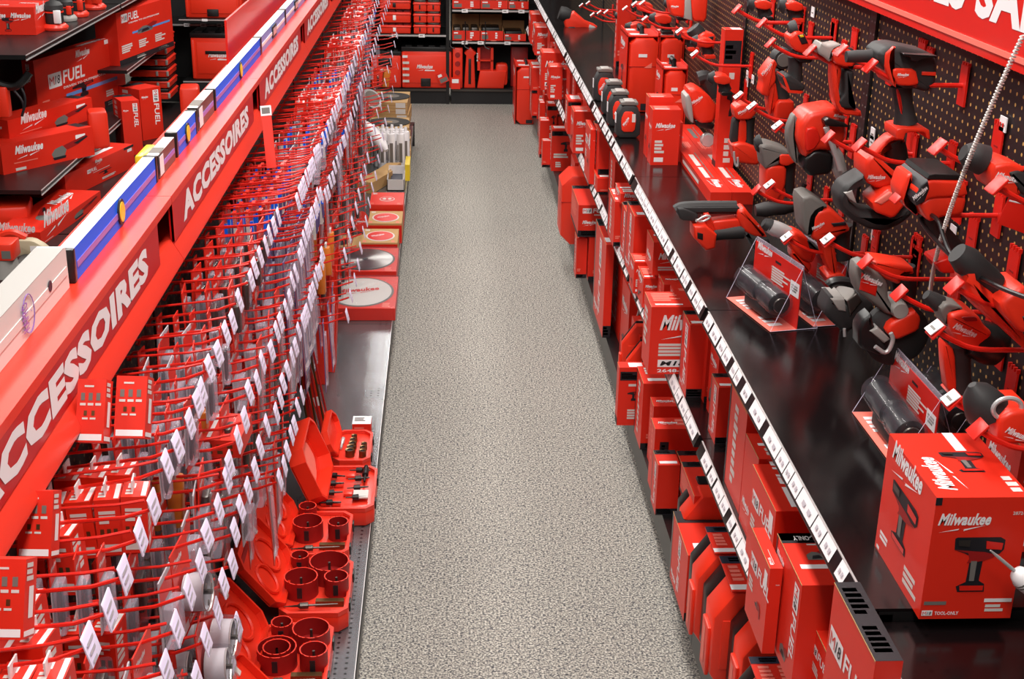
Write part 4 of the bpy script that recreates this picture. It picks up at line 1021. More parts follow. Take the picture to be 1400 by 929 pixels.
def case_box(label, x, y, w, d, h, zb=WS):
    t = big_case(label, x, y, w, d, h, zb, True, GW); return t
case_box('left cased tool in printed sleeve, tall pair on far worktop', .695, 4.98, .110, .20, .28)
case_box('right cased tool in printed sleeve, tall pair on far worktop', .812, 4.98, .085, .20, .28)
case_box('cased tool with black handle right behind the front logo pair', .775, 4.62, .075, .14, .22)
K('red box with handle slot behind the front logo pair', (893,150), .665, .09, .07, WS, 'logo', group=GW, zt=1.13)
K('second red box in line behind the front logo pair', (888,133), .665, .08, .07, WS, 'logo', group=GW, zt=1.15)
q = MB(); q.box((-.03,-.04,0),(.03,.04,.34),'carton'); art(carton_faces(q,.06,.08,.34),'stripes',77); tag(q.build('tool_carton', loc=(un(840,92,z=WS).x+.03, un(840,92,z=WS).y, WS)), 'slim tall red box standing behind the cased pair', 'box', GW)
for i, (x, y, lab) in enumerate([(.605,4.53,'nearest black and red laser level on the far worktop'),(.598,4.72,'second black and red laser level from camera'),(.600,4.92,'third black and red laser level, yellow sticker'),(.597,5.20,'farthest laser level, mostly black, on far worktop')]):
    t = empty('laser_level', (x+.035, y+.03, WS), lab, 'laser level', 'laser levels on the worktop')
    w, h = .085, .115
    q = MB(); q.prism(chaikin([(-w/2,0),(w/2,0),(w/2,h*.7),(w*.3,h),(-w*.3,h),(-w/2,h*.7)],1), .06, (0,-.03,0), (1,0,0), (0,0,1), (0,1,0), 'rubber', bevel=.008); hs = q.build('housing', t)
    q = MB(); q.prism(chaikin([(-w*.28,h*.2),(w*.25,h*.2),(w*.3,h*.62),(w*.14,h*.82),(-w*.2,h*.82),(-w*.32,h*.6)],1), .006, (0,-.034,0), (1,0,0), (0,0,1), (0,1,0), 'plastic', bevel=.002)
    put_logo(q, (-.012,-.0345,h*.35), Vector((.5,0,.86)).normalized(), Vector((-.86,0,.5)), .034); q.build('front_panel', t)
    q = MB(); q.box((w*.12,-.0352,h*.5),(w*.26,-.034,h*.75),'yellow' if i else 'offwhite'); q.build('sticker', hs)
    q = MB(); q.rbox((-w*.36,-.03,h),(w*.36,.03,h+.012),'grey',.004,'y'); q.rbox((-w*.2,-.031,h+.010),(w*.2,.025,h+.0155),'lightgrey',.002,'y'); q.build('carry_handle', t)
    q = MB(); q.box((-w/2-.002,-.02,h*.45),(-w/2-.0005,.005,h*.75),'white'); q.build('side_label', hs)
# ------------------------------------------------------------------ levels on the red ledge
LZ = 1.3155
def level(label, y0, y1, kind, h=.050, th=.022, x=-.545):
    t = empty('spirit_level', (x, y0, LZ), label, 'level', 'levels lying on the red ledge')
    L_ = y1-y0
    body, stripe = {'blue':('bluefilm','mauve'), 'light':('lightblue','white'), 'case':('offwhite','offwhite'), 'sleeve':('darksteel','mauve')}[kind]
    q = MB(); q.box((-th,.012,0),(0,L_-.012,h), body, 'white')
    q.box((-.0004,.02,h*.36),(.0012,L_-.02,h*.56), stripe)
    q.build('beam', t)
    if kind in ('blue','light'):
        for a in ((0,.012),(L_-.012,L_)):
            q = MB(); q.rbox((-th-.001,a[0],-.0005),(.0015,a[1]+.001,h+.001),'black',.002,'y'); q.build('end_cap', t)
        vial = L_*.5
        q = MB()
        if kind == 'blue': q.lathe((-.001,vial,h*.5),(.003,vial,h*.5),[(0,.022),(1,.022)],'ink',20); q.lathe((.0025,vial,h*.5),(.0042,vial,h*.5),[(0,.017),(1,.017)],'yellow',20)
        else: q.box((0,vial-.05,h*.15),(.003,vial+.05,h*.85),'ink'); q.box((.003,vial-.035,h*.3),(.0042,vial+.035,h*.7),'steel')
        q.build('vial', t)
    if kind == 'case':
        q = MB(); put_text(q, 'KAPRO', (.0018, L_*.80, h*.2), (0,0,1), (0,-1,0), h*.62, .026, 'mauve', .02)
        q.lathe((.0013,L_*.815,h*.5),(.0017,L_*.815,h*.5),[(0,.001),(1,.001)],'mauve',8); q.lathe((.001,L_*.90,h*.55),(.002,L_*.90,h*.55),[(0,.008),(1,.008)],'navy',16)
        q.tube([(.0016, L_*.815-.012+.024*math.cos(a), h*.5+h*.42*math.sin(a)) for a in [k*math.pi/10 for k in range(21)]], .0007, 'mauve', 4); q.build('label_print', t)
        q = MB(); q.box((-th,.02,h),(0,L_-.02,h+.001),'lightgrey'); q.box((-th*.9,.05,h+.001),(-th*.1,L_*.5,h+.0016),'lightblue'); q.build('film_strip', t)
    if kind == 'sleeve':
        q = MB(); q.box((-th*.95,.02,h),(-.001,L_-.02,h+.0012),'offwhite'); q.box((.0012,L_*.1,h*.1),(.002,L_*.28,h*.9),'white'); q.box((-th,.03,h+.0012),(0,L_*.4,h+.0018),'disclabel'); q.build('sleeve_print', t)
    return t
level('white boxed level with purple oval mark, nearest on the red ledge', .80, 1.862, 'case', .062, .040, -.548)
level('long blue level with round yellow vial, second from the camera', 1.868, 2.47, 'blue')
level('short level in dark printed sleeve behind the long blue one', 2.475, 2.66, 'sleeve', .046)
level('blue level with notched white top, fourth from the camera', 2.665, 2.90, 'blue')
level('level in brown and silver sleeve, fifth from the camera', 2.905, 3.14, 'sleeve', .052)
level('blue level with round yellow vial ending beside the dark gap', 3.145, 3.98, 'blue')
level('pale blue level with dark square vial window', 3.985, 4.62, 'light')
level('pale blue level with second square window, beyond the first', 4.63, 5.30, 'light')
level('farthest blue level at the top edge of the ledge', 5.31, 6.2, 'blue')
q = MB(); q.rbox((-.592,2.50,LZ),(-.572,2.60,LZ+.042),'yellow',.004,'y'); tag(q.build('level_package'), 'small yellow package standing behind the dark sleeved level', 'package')
q = MB(); q.box((-.61,3.75,LZ),(-.604,5.5,LZ+.13),'painted'); tag(q.build('back_board'), 'plain red upright board behind the far blue levels', 'board')

# ------------------------------------------------------------------ hooks and what hangs on them
ROWN = ['top', 'second', 'third', 'fourth', 'fifth', 'lowest']
def make_hook(L_):
    t = empty('peg_hook'); tag(t, 'x', 'hook')
    q = MB(); q.tube([(0,0,-.012),(.004,0,-.014),(.008,0,-.004),(.012,0,0),(L_*.8,0,L_*.09),(L_,0,L_*.16)], .0026, 'painted', 6)
    q.tube([(0,0,.020),(.010,0,.022),(L_*.75,0,L_*.09+.018),(L_*.97,0,L_*.16+.014)], .0022, 'painted', 6)
    w = q.build('wire', t)
    q = MB(); a = Vector((L_, 0, L_*.16))
    q.add([a+Vector((.004,-.018,.020)), a+Vector((.004,.018,.024)), a+Vector((.012,.018,-.012)), a+Vector((.012,-.018,-.012)),
           a+Vector((.002,-.018,.024)), a+Vector((.002,.018,.024)), a+Vector((.010,.018,-.012)), a+Vector((.010,-.018,-.012))],
          [(0,3,2,1),(4,5,6,7),(0,1,5,4),(2,3,7,6),(0,4,7,3),(1,2,6,5)], 'lilac')
    for k in range(3): 
        z = .014-.010*k; x_ = .0046+.008*((.024-z)/.036)+.0002
        q.add([a+Vector((x_,-.013,z)), a+Vector((x_,.010-.004*k,z)), a+Vector((x_+.0009,.010-.004*k,z-.004)), a+Vector((x_+.0009,-.013,z-.004))], [(0,3,2,1)], 'packwhite')
    p = q.build('price_tag', t)
    return t, [w, p]
HOOKS = {k: make_hook(v) for k, v in (('s', .165), ('m', .20), ('l', .25))}
HLEN = {'s': .165, 'm': .20, 'l': .25}

def pk_part(mbs, t): return [mb.build(n, t) for n, mb in mbs]
def make_pack(kind):
    """origin at the hang hole; the card faces the aisle (+X)"""
    t = empty({'bit_box':'bit_box','hole':'hole_saw_pack','bits':'drill_bit_pack','blade':'saw_blade_pack','purple':'saw_blade_pack','amber':'tube_pack','white':'white_pack','redcard':'carded_pack','marker':'marker_pack','disc':'disc_pack'}[kind])
    P = []
    if kind == 'bit_box':
        q = MB(); w, h, d = .046, .085, .034; q.box((-d/2,-w/2,-h-.008),(d/2,w/2,-.008),'carton')
        f = Face(q,(-d/2,-w/2,-h-.008),(1,0,0),(0,0,1),d,h); f.lines(.15,.55,.8,.8,3,'offwhite',2); f.rect(.12,.06,.9,.2,'offwhite'); 
        for i in range(3): f.rect(.15+.26*i,.36,.3+.26*i,.48,'bronze')
        f = Face(q,(-d/2,-w/2,-.008),(1,0,0),(0,1,0),d,w); f.rect(.76,.05,.95,.95,'white'); f.rect(.2,.55,.5,.85,'white'); f.lines(.15,.1,.45,.45,2,'offwhite',2)
        f = Face(q,(d/2,-w/2,-h-.008),(0,1,0),(0,0,1),w,h); f.lines(.1,.3,.8,.9,5,'offwhite',3); f.rect(.1,.08,.5,.25,'white'); P.append(('carton', q))
        q = MB(); q.box((-.004,-.012,-.009),(-.002,.012,.010),'white'); P.append(('hang_tab', q))
    elif kind == 'hole':
        q = MB(); w, h = .082, .135; q.box((-.001,-w/2,-h),(.001,w/2,.008),'carton')
        f = Face(q,(.001,-w/2,-h),(0,1,0),(0,0,1),w,h); f.logo(.1,.84,.5); f.rect(.08,.04,.5,.14,'white'); f.lines(.55,.04,.95,.14,2,'offwhite',3); P.append(('card', q))
        q = MB(); q.lathe((.004,0,-.072),(.036,0,-.072),[(0,.028),(.92,.028),(.93,.026)],'packwhite',20,False)
        q.lathe((.034,0,-.072),(.0365,0,-.072),[(0,.028),(1,.0285)],'steel',20,False); q.lathe((.005,0,-.072),(.006,0,-.072),[(0,.028),(1,.028)],'offwhite',20)
        q.lathe((.005,0,-.072),(.042,0,-.072),[(0,.004),(1,.004)],'darksteel',8)
        for k in range(3): q.lathe((.0366,.016*math.cos(k*2.1),-.072+.016*math.sin(k*2.1)),(.037,.016*math.cos(k*2.1),-.072+.016*math.sin(k*2.1)),[(0,.005),(1,.005)],'grey',8)
        P.append(('hole_saw', q))
        q = MB(); q.lathe((.001,0,-.072),(.044,0,-.072),[(0,.036),(.85,.034),(1,.028)],'clear',18); P.append(('bubble', q))
    elif kind == 'bits':
        q = MB(); w, h = .036, .105; q.box((-.0008,-w/2,-.030),(.0008,w/2,.006),'carton'); f = Face(q,(.0008,-w/2,-.03),(0,1,0),(0,0,1),w,.036); f.logo(.1,.35,.75); q.box((-.0006,-w/2,-h),(.0006,w/2,-.03),'packwhite'); P.append(('card', q))
        q = MB()
        for k in range(2): q.lathe((.006,-.008+.016*k,-.095),(.006,-.008+.016*k,-.038),[(0,.0008),(.1,.003),(.7,.003),(1,.0022)],'darksteel',6)
        P.append(('drill_bit', q))
        q = MB(); q.rbox((.001,-w/2+.002,-h+.004),(.013,w/2-.002,-.032),'frost',.004,'z'); P.append(('bubble', q))
    elif kind in ('blade', 'purple'):
        w, h = .052, .21; q = MB(); q.box((-.001,-w/2,-h),(.001,w/2,.008),'carton' if kind == 'blade' else 'purplefilm'); f = Face(q,(.001,-w/2,-h),(0,1,0),(0,0,1),w,h)
        f.logo(.1,.88,.7); f.rect(.1,.05,.9,.14,'white'); f.rect(.0,0,.07,1,'pale'); f.rect(.35,.2,.65,.82,'darksteel' if kind == 'blade' else 'lilac'); P.append(('card', q))
        q = MB(); q.rbox((.001,-w/2+.005,-h+.02),(.008,w/2-.005,-.03),'frost',.003,'z'); P.append(('bubble', q))
    elif kind == 'amber':
        q = MB(); q.rbox((-.012,-.014,-.09),(.012,.014,-.002),'orange',.006,'z'); P.append(('tube', q))
        q = MB(); q.box((-.003,-.012,-.003),(.003,.012,.010),'offwhite'); P.append(('hang_tab', q))
    elif kind == 'white':
        w, h = .06, .11; q = MB(); q.box((-.001,-w/2,-h),(.001,w/2,.008),'packwhite'); f = Face(q,(.001,-w/2,-h),(0,1,0),(0,0,1),w,h); f.rect(0,.72,1,1,'carton'); f.lines(.1,.1,.8,.35,4,'grey',3); P.append(('card', q))
        q = MB(); q.rbox((.001,-w/2+.004,-h+.01),(.020,w/2-.004,-.035),'frost',.006,'z'); P.append(('bubble', q))
    elif kind == 'redcard':
        w, h = .07, .125; q = MB(); q.box((-.001,-w/2,-h),(.001,w/2,.008),'carton'); f = Face(q,(.001,-w/2,-h),(0,1,0),(0,0,1),w,h); f.logo(.1,.8,.6); f.lines(.1,.04,.6,.16,3,'offwhite',5); P.append(('card', q))
        q = MB(); q.rbox((.002,-.018,-.09),(.014,.018,-.035),'darksteel',.005,'z'); P.append(('tool_bit', q))
        q = MB(); q.rbox((.001,-w/2+.006,-h+.025),(.020,w/2-.006,-.028),'clear',.006,'z'); P.append(('bubble', q))
    elif kind == 'marker':
        q = MB(); q.box((-.004,-.012,-.105),(.004,.012,-.0),'offwhite'); q.box((-.0042,-.012,-.03),(.0042,.012,.006),'carton'); P.append(('pack', q))
        q = MB(); q.lathe((.006,0,-.09),(.006,0,-.02),[(0,.002),(.2,.005),(1,.005)],'purplefilm',6); q.lathe((.006,0,-.045),(.006,0,-.02),[(0,.0053),(1,.0053)],'bluefilm',6); P.append(('marker', q))
    return t, pk_part(P, t)
PACKS = {k: make_pack(k) for k in ('bit_box','hole','bits','blade','purple','amber','white','redcard','marker')}
DESC = {'bit_box':('small red bit box','box'),'hole':('white hole saw pack','blister pack'),'bits':('slim clear drill bit pack','blister pack'),'blade':('long red carded blade pack','blister pack'),
        'purple':('purple blade pack','blister pack'),'amber':('amber plastic tube','tube'),'white':('pale carded pack','blister pack'),'redcard':('red carded clear pack','blister pack'),'marker':('blue marker pack','blister pack')}
R = random.Random(7)
used = set()
def hang(kind, x, y, z, label, group, rz):
    t, kids = PACKS[kind]
    if kind not in used:
        used.add(kind); t.location = (x, y, z); t.rotation_euler = (0, R.uniform(-.05,.05), rz); tag(t, label, DESC[kind][1], group)
    else: 
        c = copy_tree(t, kids, label, group, (x, y, z), (R.uniform(-.03,.03), R.uniform(-.06,.06), rz)); c['category'] = DESC[kind][1]
first_hook = set()
SIGNN = ['nearest sign', 'second sign', 'third sign', 'fourth sign', 'fifth sign', 'sixth sign', 'farthest sign']
NH = 0
def hook_row(bay, ri, z, ys, plan, hk):
    """plan(i) -> list of (kind, count, start fraction)"""
    global NH
    for i, y in enumerate(ys):
        y += R.uniform(-.008,.008); zz = z + R.uniform(-.004,.004)
        where = '%s hook of %s row under %s' % (ORD[min(i,19)], ROWN[min(ri,5)], SIGNN[bay])
        t, kids = HOOKS[hk]; L_ = HLEN[hk]; NH += 1
        if hk not in first_hook:
            first_hook.add(hk); t.location = (PX, y, zz); tag(t, 'red wire hook, ' + where.replace(' hook of',' in'), 'hook', 'red wire hooks on the left pegboard')
        else: copy_tree(t, kids, 'red wire hook, ' + where.replace(' hook of',' in'), 'red wire hooks on the left pegboard', (PX, y, zz), (0, R.uniform(-.03,.03), R.uniform(-.05,.05)))
        for kind, n, s, st in plan(i):
            for k in range(n):
                fx = L_*s + st*k
                if fx > L_*.93: break
                hang(kind, PX+fx, y, zz + fx*.11 - .002, DESC[kind][0] + ' on the ' + where, DESC[kind][0] + ' on the ' + where, R.uniform(-.12,.12))
def frange(a, b, s):
    out = []
    while a < b: out.append(a); a += s
    return out
# bay under the nearest sign (partly in frame) and the second one
def near_plan(ri):
    def f(i):
        r = (i*7 + ri*5) % 10
        if ri == 0: return [('bit_box', [4,3,2,4,2][i%5], .10, .037)] if i < 8 and i % 4 != 3 else [('bits', 4, .2, .030)]
        if ri == 1: return [('bit_box', 3, .12, .037)] if i in (0,1,4) else ([('redcard', 2, .25, .045), ('hole', 1, .80, .05)] if i % 3 == 0 else [('bits', 3, .2, .032), ('white', 1, .78, .03)])
        if ri == 2: return [('hole', 3, .35, .055)] if i % 3 != 2 else [('redcard', 3, .3, .045)]
        if ri == 3: return [('redcard', 3, .35, .05)] if i % 2 else [('hole', 2, .5, .055)]
        return [('redcard', 2, .45, .06)] if i % 2 else [('white', 2, .5, .05)]
    return f
ys = frange(.84, 1.13, .085)
for ri, z in enumerate((1.10,.96,.82)): hook_row(0, ri, z, ys, near_plan(ri), 's' if ri == 0 else 'm')
ys = frange(1.19, 1.86, .082)
for ri, z in enumerate((1.105,.965,.825,.69)): hook_row(1, ri, z, ys, near_plan(ri), 's' if ri == 0 else 'm')
def mid_plan(ri):
    def f(i):
        if ri == 0: return [('bits', 4, .15, .030)] if i % 2 else [('white', 2, .3, .04), ('bits', 2, .72, .03)]
        if ri == 1: return [('bits', 3, .3, .034)] if i % 3 else [('amber', 2, .4, .04), ('redcard', 1, .8, .04)]
        if ri == 2: return [('redcard', 2, .4, .05)] if i % 2 else [('white', 2, .45, .05)]
        return [('redcard', 2, .5, .055)] if i % 2 else [('white', 1, .7, .055)]
    return f
ys = frange(1.88, 2.34, .080)
for ri, z in enumerate((1.105,.985,.85)): hook_row(1, ri, z, ys, mid_plan(ri), 's' if ri == 0 else 'm')
ys = frange(2.42, 2.92, .075)
for ri, z in enumerate((1.105,.96,.82,.66)): hook_row(2, ri, z, ys, (lambda ri: (lambda i: [('bits', 4, .15, .032)] if ri == 0 and i % 2 else ([('redcard', 3, .25, .045)] if ri in (0, 2) else ([('blade', 3, .35, .05)] if i % 2 else [('white', 2, .4, .05)]))))(ri), 's' if ri == 0 else 'm')
ys = frange(2.96, 3.56, .055)
for ri, z in enumerate((1.105,.98,.80)): hook_row(2, ri, z, ys, (lambda ri: (lambda i: [('marker', 4, .15, .030)] if ri == 0 else ([('purple', 3, .4, .045)] if ri == 1 else [('purple' if i % 3 else 'blade', 2, .6, .05)])))(ri), 'm')
for b, (ya, yb, st) in {3:(3.66,4.78,.085), 4:(4.88,6.0,.125), 5:(6.1,7.2,.16), 6:(7.3,8.4,.19)}.items():
    ys = frange(ya, yb, st)
    for ri, z in enumerate((1.09,.93,.75,.56)[:4]):
        kinds = [['marker','bits','bit_box','white'],['blade','redcard','purple','marker'],['redcard','blade','white','amber'],['redcard','blade','redcard','purple']][ri]
        yy = ys if ri < 2 else ys[::2]
        hook_row(b, ri, z, yy, (lambda kinds, b: (lambda i: [(kinds[(i//3 + b) % 4], 3 if b < 5 else 2, .3, .055)]))(kinds, b), 'm' if ri < 2 else 'l')
# two boxes lying on the near hooks, and loose ones on the row
def lying_box(label, px, x, w, h, d, rx, rz):
    q = MB(); q.box((-w/2,-d/2,0),(w/2,d/2,h),'carton'); F = carton_faces(q, w, d, h); n = F['n']
    n.lines(.25,.86,.75,.90,1,'offwhite',3)
    for i in range(3): n.rect(.14+.27*i,.66,.28+.27*i,.78,'disclabel'); n.rect(.12+.27*i,.58,.32+.27*i,.62,'offwhite')
    for i in range(2): n.rect(.27+.27*i,.42,.38+.27*i,.50,'bronze'); n.rect(.22+.27*i,.36,.42+.27*i,.39,'offwhite')
    n.rect(.06,.03,.94,.13,'white'); F['r'].rect(.35,.25,.75,.65,'white'); F['r'].lines(.1,.7,.9,.95,3,'offwhite',4); F['r'].rect(.05,.03,.95,.1,'white')
    o = q.build('bit_box', loc=un(*px, x=x), rot=(rx,0,rz)); tag(o, label, 'box', 'bit boxes lying across the near hooks')
lying_box('left red bit box lying across the hooks below the white lettering', (126,606), -.475, .038, .085, .030, -.50, -.05)
lying_box('right red bit box lying across the hooks below the white lettering', (181,600), -.430, .042, .085, .034, -.50, -.05)
lying_box('red bit box lying lower left, just under the red header lip', (52,762), -.49, .040, .080, .030, -.45, -.05)
lying_box('red bit box at the left frame edge, lowest of the lying ones', (12,872), -.47, .042, .085, .034, -.45, -.05)
# flat carton of bit sets laid in the middle of the hooks
q = MB(); q.box((-.06,-.045,0),(.06,.045,.035),'carton'); F = carton_faces(q,.12,.09,.035); F['t'].rect(.05,.55,.2,.9,'white'); F['t'].rect(.5,.1,.56,.95,'white'); F['t'].lines(.1,.1,.4,.45,3,'offwhite',3)
for i in range(6): F['n'].rect(.06+.15*i,.2,.14+.15*i,.4,'bronze'); F['n'].rect(.06+.15*i,.55,.14+.15*i,.75,'bronze')
tag(q.build('bit_box', loc=un(292,606,x=-.41), rot=(.12,0,-.1)), 'wide red carton resting across hooks with white tags around it', 'box')
# slim upright red strips standing out of the far hooks
q = MB(); q.box((-.012,-.003,-.10),(.012,.003,.03),'carton'); q.box((-.013,-.004,.03),(.013,.004,.055),'white'); q.box((-.010,-.0045,.035),(.010,-.004,.05),'grey')
tag(q.build('carded_pack', loc=un(366,175,x=-.44), rot=(-.35,-.1,0)), 'slim red card with white label standing against the red header', 'card pack')
# ------------------------------------------------------------------ goods on the left base shelf
DZ = .1545
def chamf(w, d, c): return [(c,0),(w-c,0),(w,c),(w,d-c),(w-c,d),(c,d),(0,d-c),(0,c)]
def case_base(t, w, d, h, floor_h=.018):
    """open moulded tray: outer wall, deck"""
    q = MB(); c = .022
    q.prism(chamf(w,d,c), h*.80, (0,0,0), (1,0,0), (0,1,0), (0,0,1), 'plastic', bevel=.005, capm='band')
    inner = [(.008+a*(w-.016)/w, .008+b*(d-.016)/d) for a, b in chamf(w,d,c)]; outer = chamf(w,d,c); n = 8
    vs = [Vector((a,b,h*.78)) for a,b in outer]+[Vector((a,b,h)) for a,b in outer]+[Vector((a,b,h)) for a,b in inner]+[Vector((a,b,h*.81)) for a,b in inner]
    q.add(vs, [(i,(i+1)%n,n+(i+1)%n,n+i) for i in range(n)]+[(n+i,n+(i+1)%n,2*n+(i+1)%n,2*n+i) for i in range(n)]+[(2*n+i,2*n+(i+1)%n,3*n+(i+1)%n,3*n+i) for i in range(n)], 'band')
    q.build('tray', t)
    for y in (.2,.72):
        q = MB(); q.rbox((w-.002,d*y,h*.45),(w+.004,d*(y+.1),h*.9),'black',.002,'z'); q.build('latch', t)
def case_lid(t, w, d, h, ang, deep=.022, inner=True):
    """lid hinged along the far-from-aisle edge and leaning back"""
    M_ = Matrix.Rotation(ang, 3, 'Y')
    q = MB(); q.prism(chamf(w,d,.03), .006, (0,0,0), (1,0,0), (0,1,0), (0,0,1), 'plastic', bevel=.002)
    rim = [(a,b) for a,b in chamf(w,d,.03)]; inn = [(.007+a*(w-.014)/w,.007+b*(d-.014)/d) for a,b in chamf(w,d,.03)]; n = 8
    vs = [Vector((a,b,0)) for a,b in rim]+[Vector((a,b,deep)) for a,b in rim]+[Vector((a,b,deep)) for a,b in inn]+[Vector((a,b,.005)) for a,b in inn]
    q.add(vs, [(i,(i+1)%n,n+(i+1)%n,n+i) for i in range(n)]+[(n+i,n+(i+1)%n,2*n+(i+1)%n,2*n+i) for i in range(n)]+[(2*n+i,2*n+(i+1)%n,3*n+(i+1)%n,3*n+i) for i in range(n)], 'plastic')
    if inner:
        for (cx, cy, r) in ((w*.35,d*.3,d*.15),(w*.45,d*.66,d*.18)):
            pts = [Vector((cx+r*math.cos(a), cy+r*math.sin(a), .0085)) for a in [k*math.pi/10 for k in range(21)]]; q.tube(pts, .005, 'plastic', 6)
        q.box((w*.80,d*.12,.006),(w*.86,d*.5,.009),'deep'); q.box((w*.72,d*.8,.006),(w*.9,d*.86,.010),'offwhite')
    off = Vector((.0,0,h*.92))
    q.v = [M_ @ Vector((p.x, p.y, -p.z)) + off for p in q.v]
    return q.build('lid', t)
def cup(t, x, y, r, h, z, name='hole_saw'):
    q = MB(); q.lathe((x,y,z),(x,y,z+h),[(0,r),(1,r)],'deep',24,False); q.lathe((x,y,z+h),(x,y,z),[(0,r-.003),(1,r-.003)],'deep',24,False)
    n = 24; vs = []
    for rr in (r, r-.003): vs += [Vector((x+rr*math.cos(2*math.pi*k/n), y+rr*math.sin(2*math.pi*k/n), z+h)) for k in range(n)]
    q.add(vs, [(k,(k+1)%n,n+(k+1)%n,n+k) for k in range(n)], 'band')
    for k in range(0, n, 1):
        a = 2*math.pi*k/n; 
        if k % 2: q.add([Vector((x+r*math.cos(a),y+r*math.sin(a),z+h)),Vector((x+r*math.cos(a+.2),y+r*math.sin(a+.2),z+h)),Vector((x+r*math.cos(a+.05),y+r*math.sin(a+.05),z+h+.003))],[(0,1,2)],'band')
    q.box((x-.006,y-r-.0012,z+.01),(x+.006,y-r+.0005,z+h*.8),'ink'); q.lathe((x,y,z),(x,y,z+.004),[(0,r-.003),(1,r-.003)],'deep',24)
    o = q.build(name, t)
    q = MB(); q.lathe((x,y,z),(x,y,z+h*.9),[(0,.004),(1,.003)],'darksteel',8); q.build('pilot_bit', o)
    return o
def hole_case(label, x, y, w, d, cups, seed):
    t = empty('hole_saw_case', (x, y, DZ), label, 'tool case', 'open hole saw cases on the left base'); h = .055
    case_base(t, w, d, h)
    case_lid(t, w*1.05, d, h, math.radians(-128))
    for (cx, cy, r) in cups: cup(t, w*cx, d*cy, r*w, .048, h*.8)
    q = MB(); q.lathe((w*.08,d*.09,h+.004),(w*.85,d*.13,h+.004),[(0,.001),(.25,.003),(.3,.008),(.45,.008),(.46,.003),(1,.0015)],'darksteel',10); q.build('arbor', t)
    q = MB(); q.box((w*.52,d*.17,h*.82),(w*.93,d*.23,h+.004),'bronze'); q.build('blade_strip', t)
hole_case('open hole saw case with nested cups, nearest but one, at bottom', -.425, 2.395, .165, .262, [(.30,.42,.27),(.72,.70,.26),(.30,.80,.15),(.80,.38,.19),(.30,.42,.19)], 1)
hole_case('open hole saw case with one large empty cup, middle of the row', -.398, 2.695, .165, .255, [(.66,.70,.30),(.28,.42,.25),(.80,.42,.18),(.20,.82,.14)], 2)
hole_case('open hole saw case below the open bit kit, farthest of its row', -.410, 2.968, .160, .230, [(.30,.48,.25),(.80,.46,.17),(.25,.84,.15)], 3)
hole_case('open case at the bottom edge, only its rim and latch showing', -.355, 2.10, .165, .262, [(.30,.42,.27),(.72,.70,.26)], 4)
# bit kit with foam lid
t = empty('bit_kit', (-.365, 3.21, DZ), 'open red kit of black bits with pink foam in its raised lid', 'tool case')
case_base(t, .168, .262, .055); case_lid(t, .17, .262, .055, math.radians(-112), .045, False)
M_ = Matrix.Rotation(math.radians(-112), 3, 'Y')
q = MB(); q.prism(chaikin([(.03,.05),(.13,.06),(.14,.12),(.12,.20),(.06,.21),(.03,.15)],1), .006, (0,0,.008), (1,0,0), (0,1,0), (0,0,1), 'pale'); q.v = [M_ @ Vector((p.x,p.y,-p.z)) + Vector((0,0,.05)) for p in q.v]; q.build('lid_foam', t)
q = MB(); q.rbox((.02,.015,.01),(.07,.05,.03),'purplefilm',.004,'x'); q.v = [M_ @ Vector((p.x,p.y,-p.z)) + Vector((0,0,.05)) for p in q.v]; q.build('bit_bundle', t)
Rk = random.Random(5)
for i in range(7):
    q = MB(); q.rbox((.02+.03*(i%4), .03+.055*(i//2), .046),(.046+.03*(i%4), .055+.055*(i//2), .055),'band',.003,'z'); q.build('foam_block', t)
for i in range(8):
    x0, y0 = .018+.07*(i%2), .03+.028*i; q = MB(); q.lathe((x0,y0,.058),(x0+.06,y0+Rk.uniform(-.01,.01),.058),[(0,.0018),(.3,.0022),(.32,.008),(.6,.009),(.62,.003),(1,.002)],'black',10); q.build('bit', t)
q = MB(); q.lathe((.135,.15,.060),(.135,.245,.060),[(0,.003),(.4,.004),(.42,.009),(.8,.010),(1,.006)],'black',12); q.build('holder', t)
q = MB(); q.box((.108,.055,.056),(.150,.10,.060),'offwhite'); q.build('leaflet', t)
# socket kit
t = empty('socket_kit', (-.335, 3.515, DZ), 'open red tray of dark sockets in two rows', 'tool case')
case_base(t, .112, .215, .05)
for i, (x0, y0, r) in enumerate([(.05,.05,.014),(.052,.075,.013),(.055,.10,.012),(.055,.125,.010),(.057,.15,.009),(.088,.045,.011),(.088,.07,.010),(.09,.095,.009)]):
    q = MB(); q.lathe((x0,y0,.04),(x0,y0,.062),[(0,r),(1,r)],'bronze',14,False); q.lathe((x0,y0,.062),(x0,y0,.061),[(0,r),(1,r*.6)],'bronze',14,False); q.lathe((x0,y0,.058),(x0,y0,.0585),[(0,r*.6),(1,r*.6)],'ink',12); q.build('socket', t)
q = MB(); q.lathe((.02,.09,.046),(.022,.16,.046),[(0,.004),(.5,.004),(.55,.006),(1,.006)],'steel',10); q.build('extension', t)
case_lid(t, .085, .215, .05, math.radians(-112), .02, False)
q = MB(); q.box((-.029,-.03,0),(.029,.03,.055),'carton','white'); F = carton_faces(q,.058,.06,.055); F['n'].lines(.1,.3,.9,.8,3,'pale',4); F['t'].lines(.1,.3,.9,.8,3,'grey',4)
tag(q.build('small_box', loc=(-.262,3.79,DZ)), 'small red box with white lid on the bare metal plate', 'box')
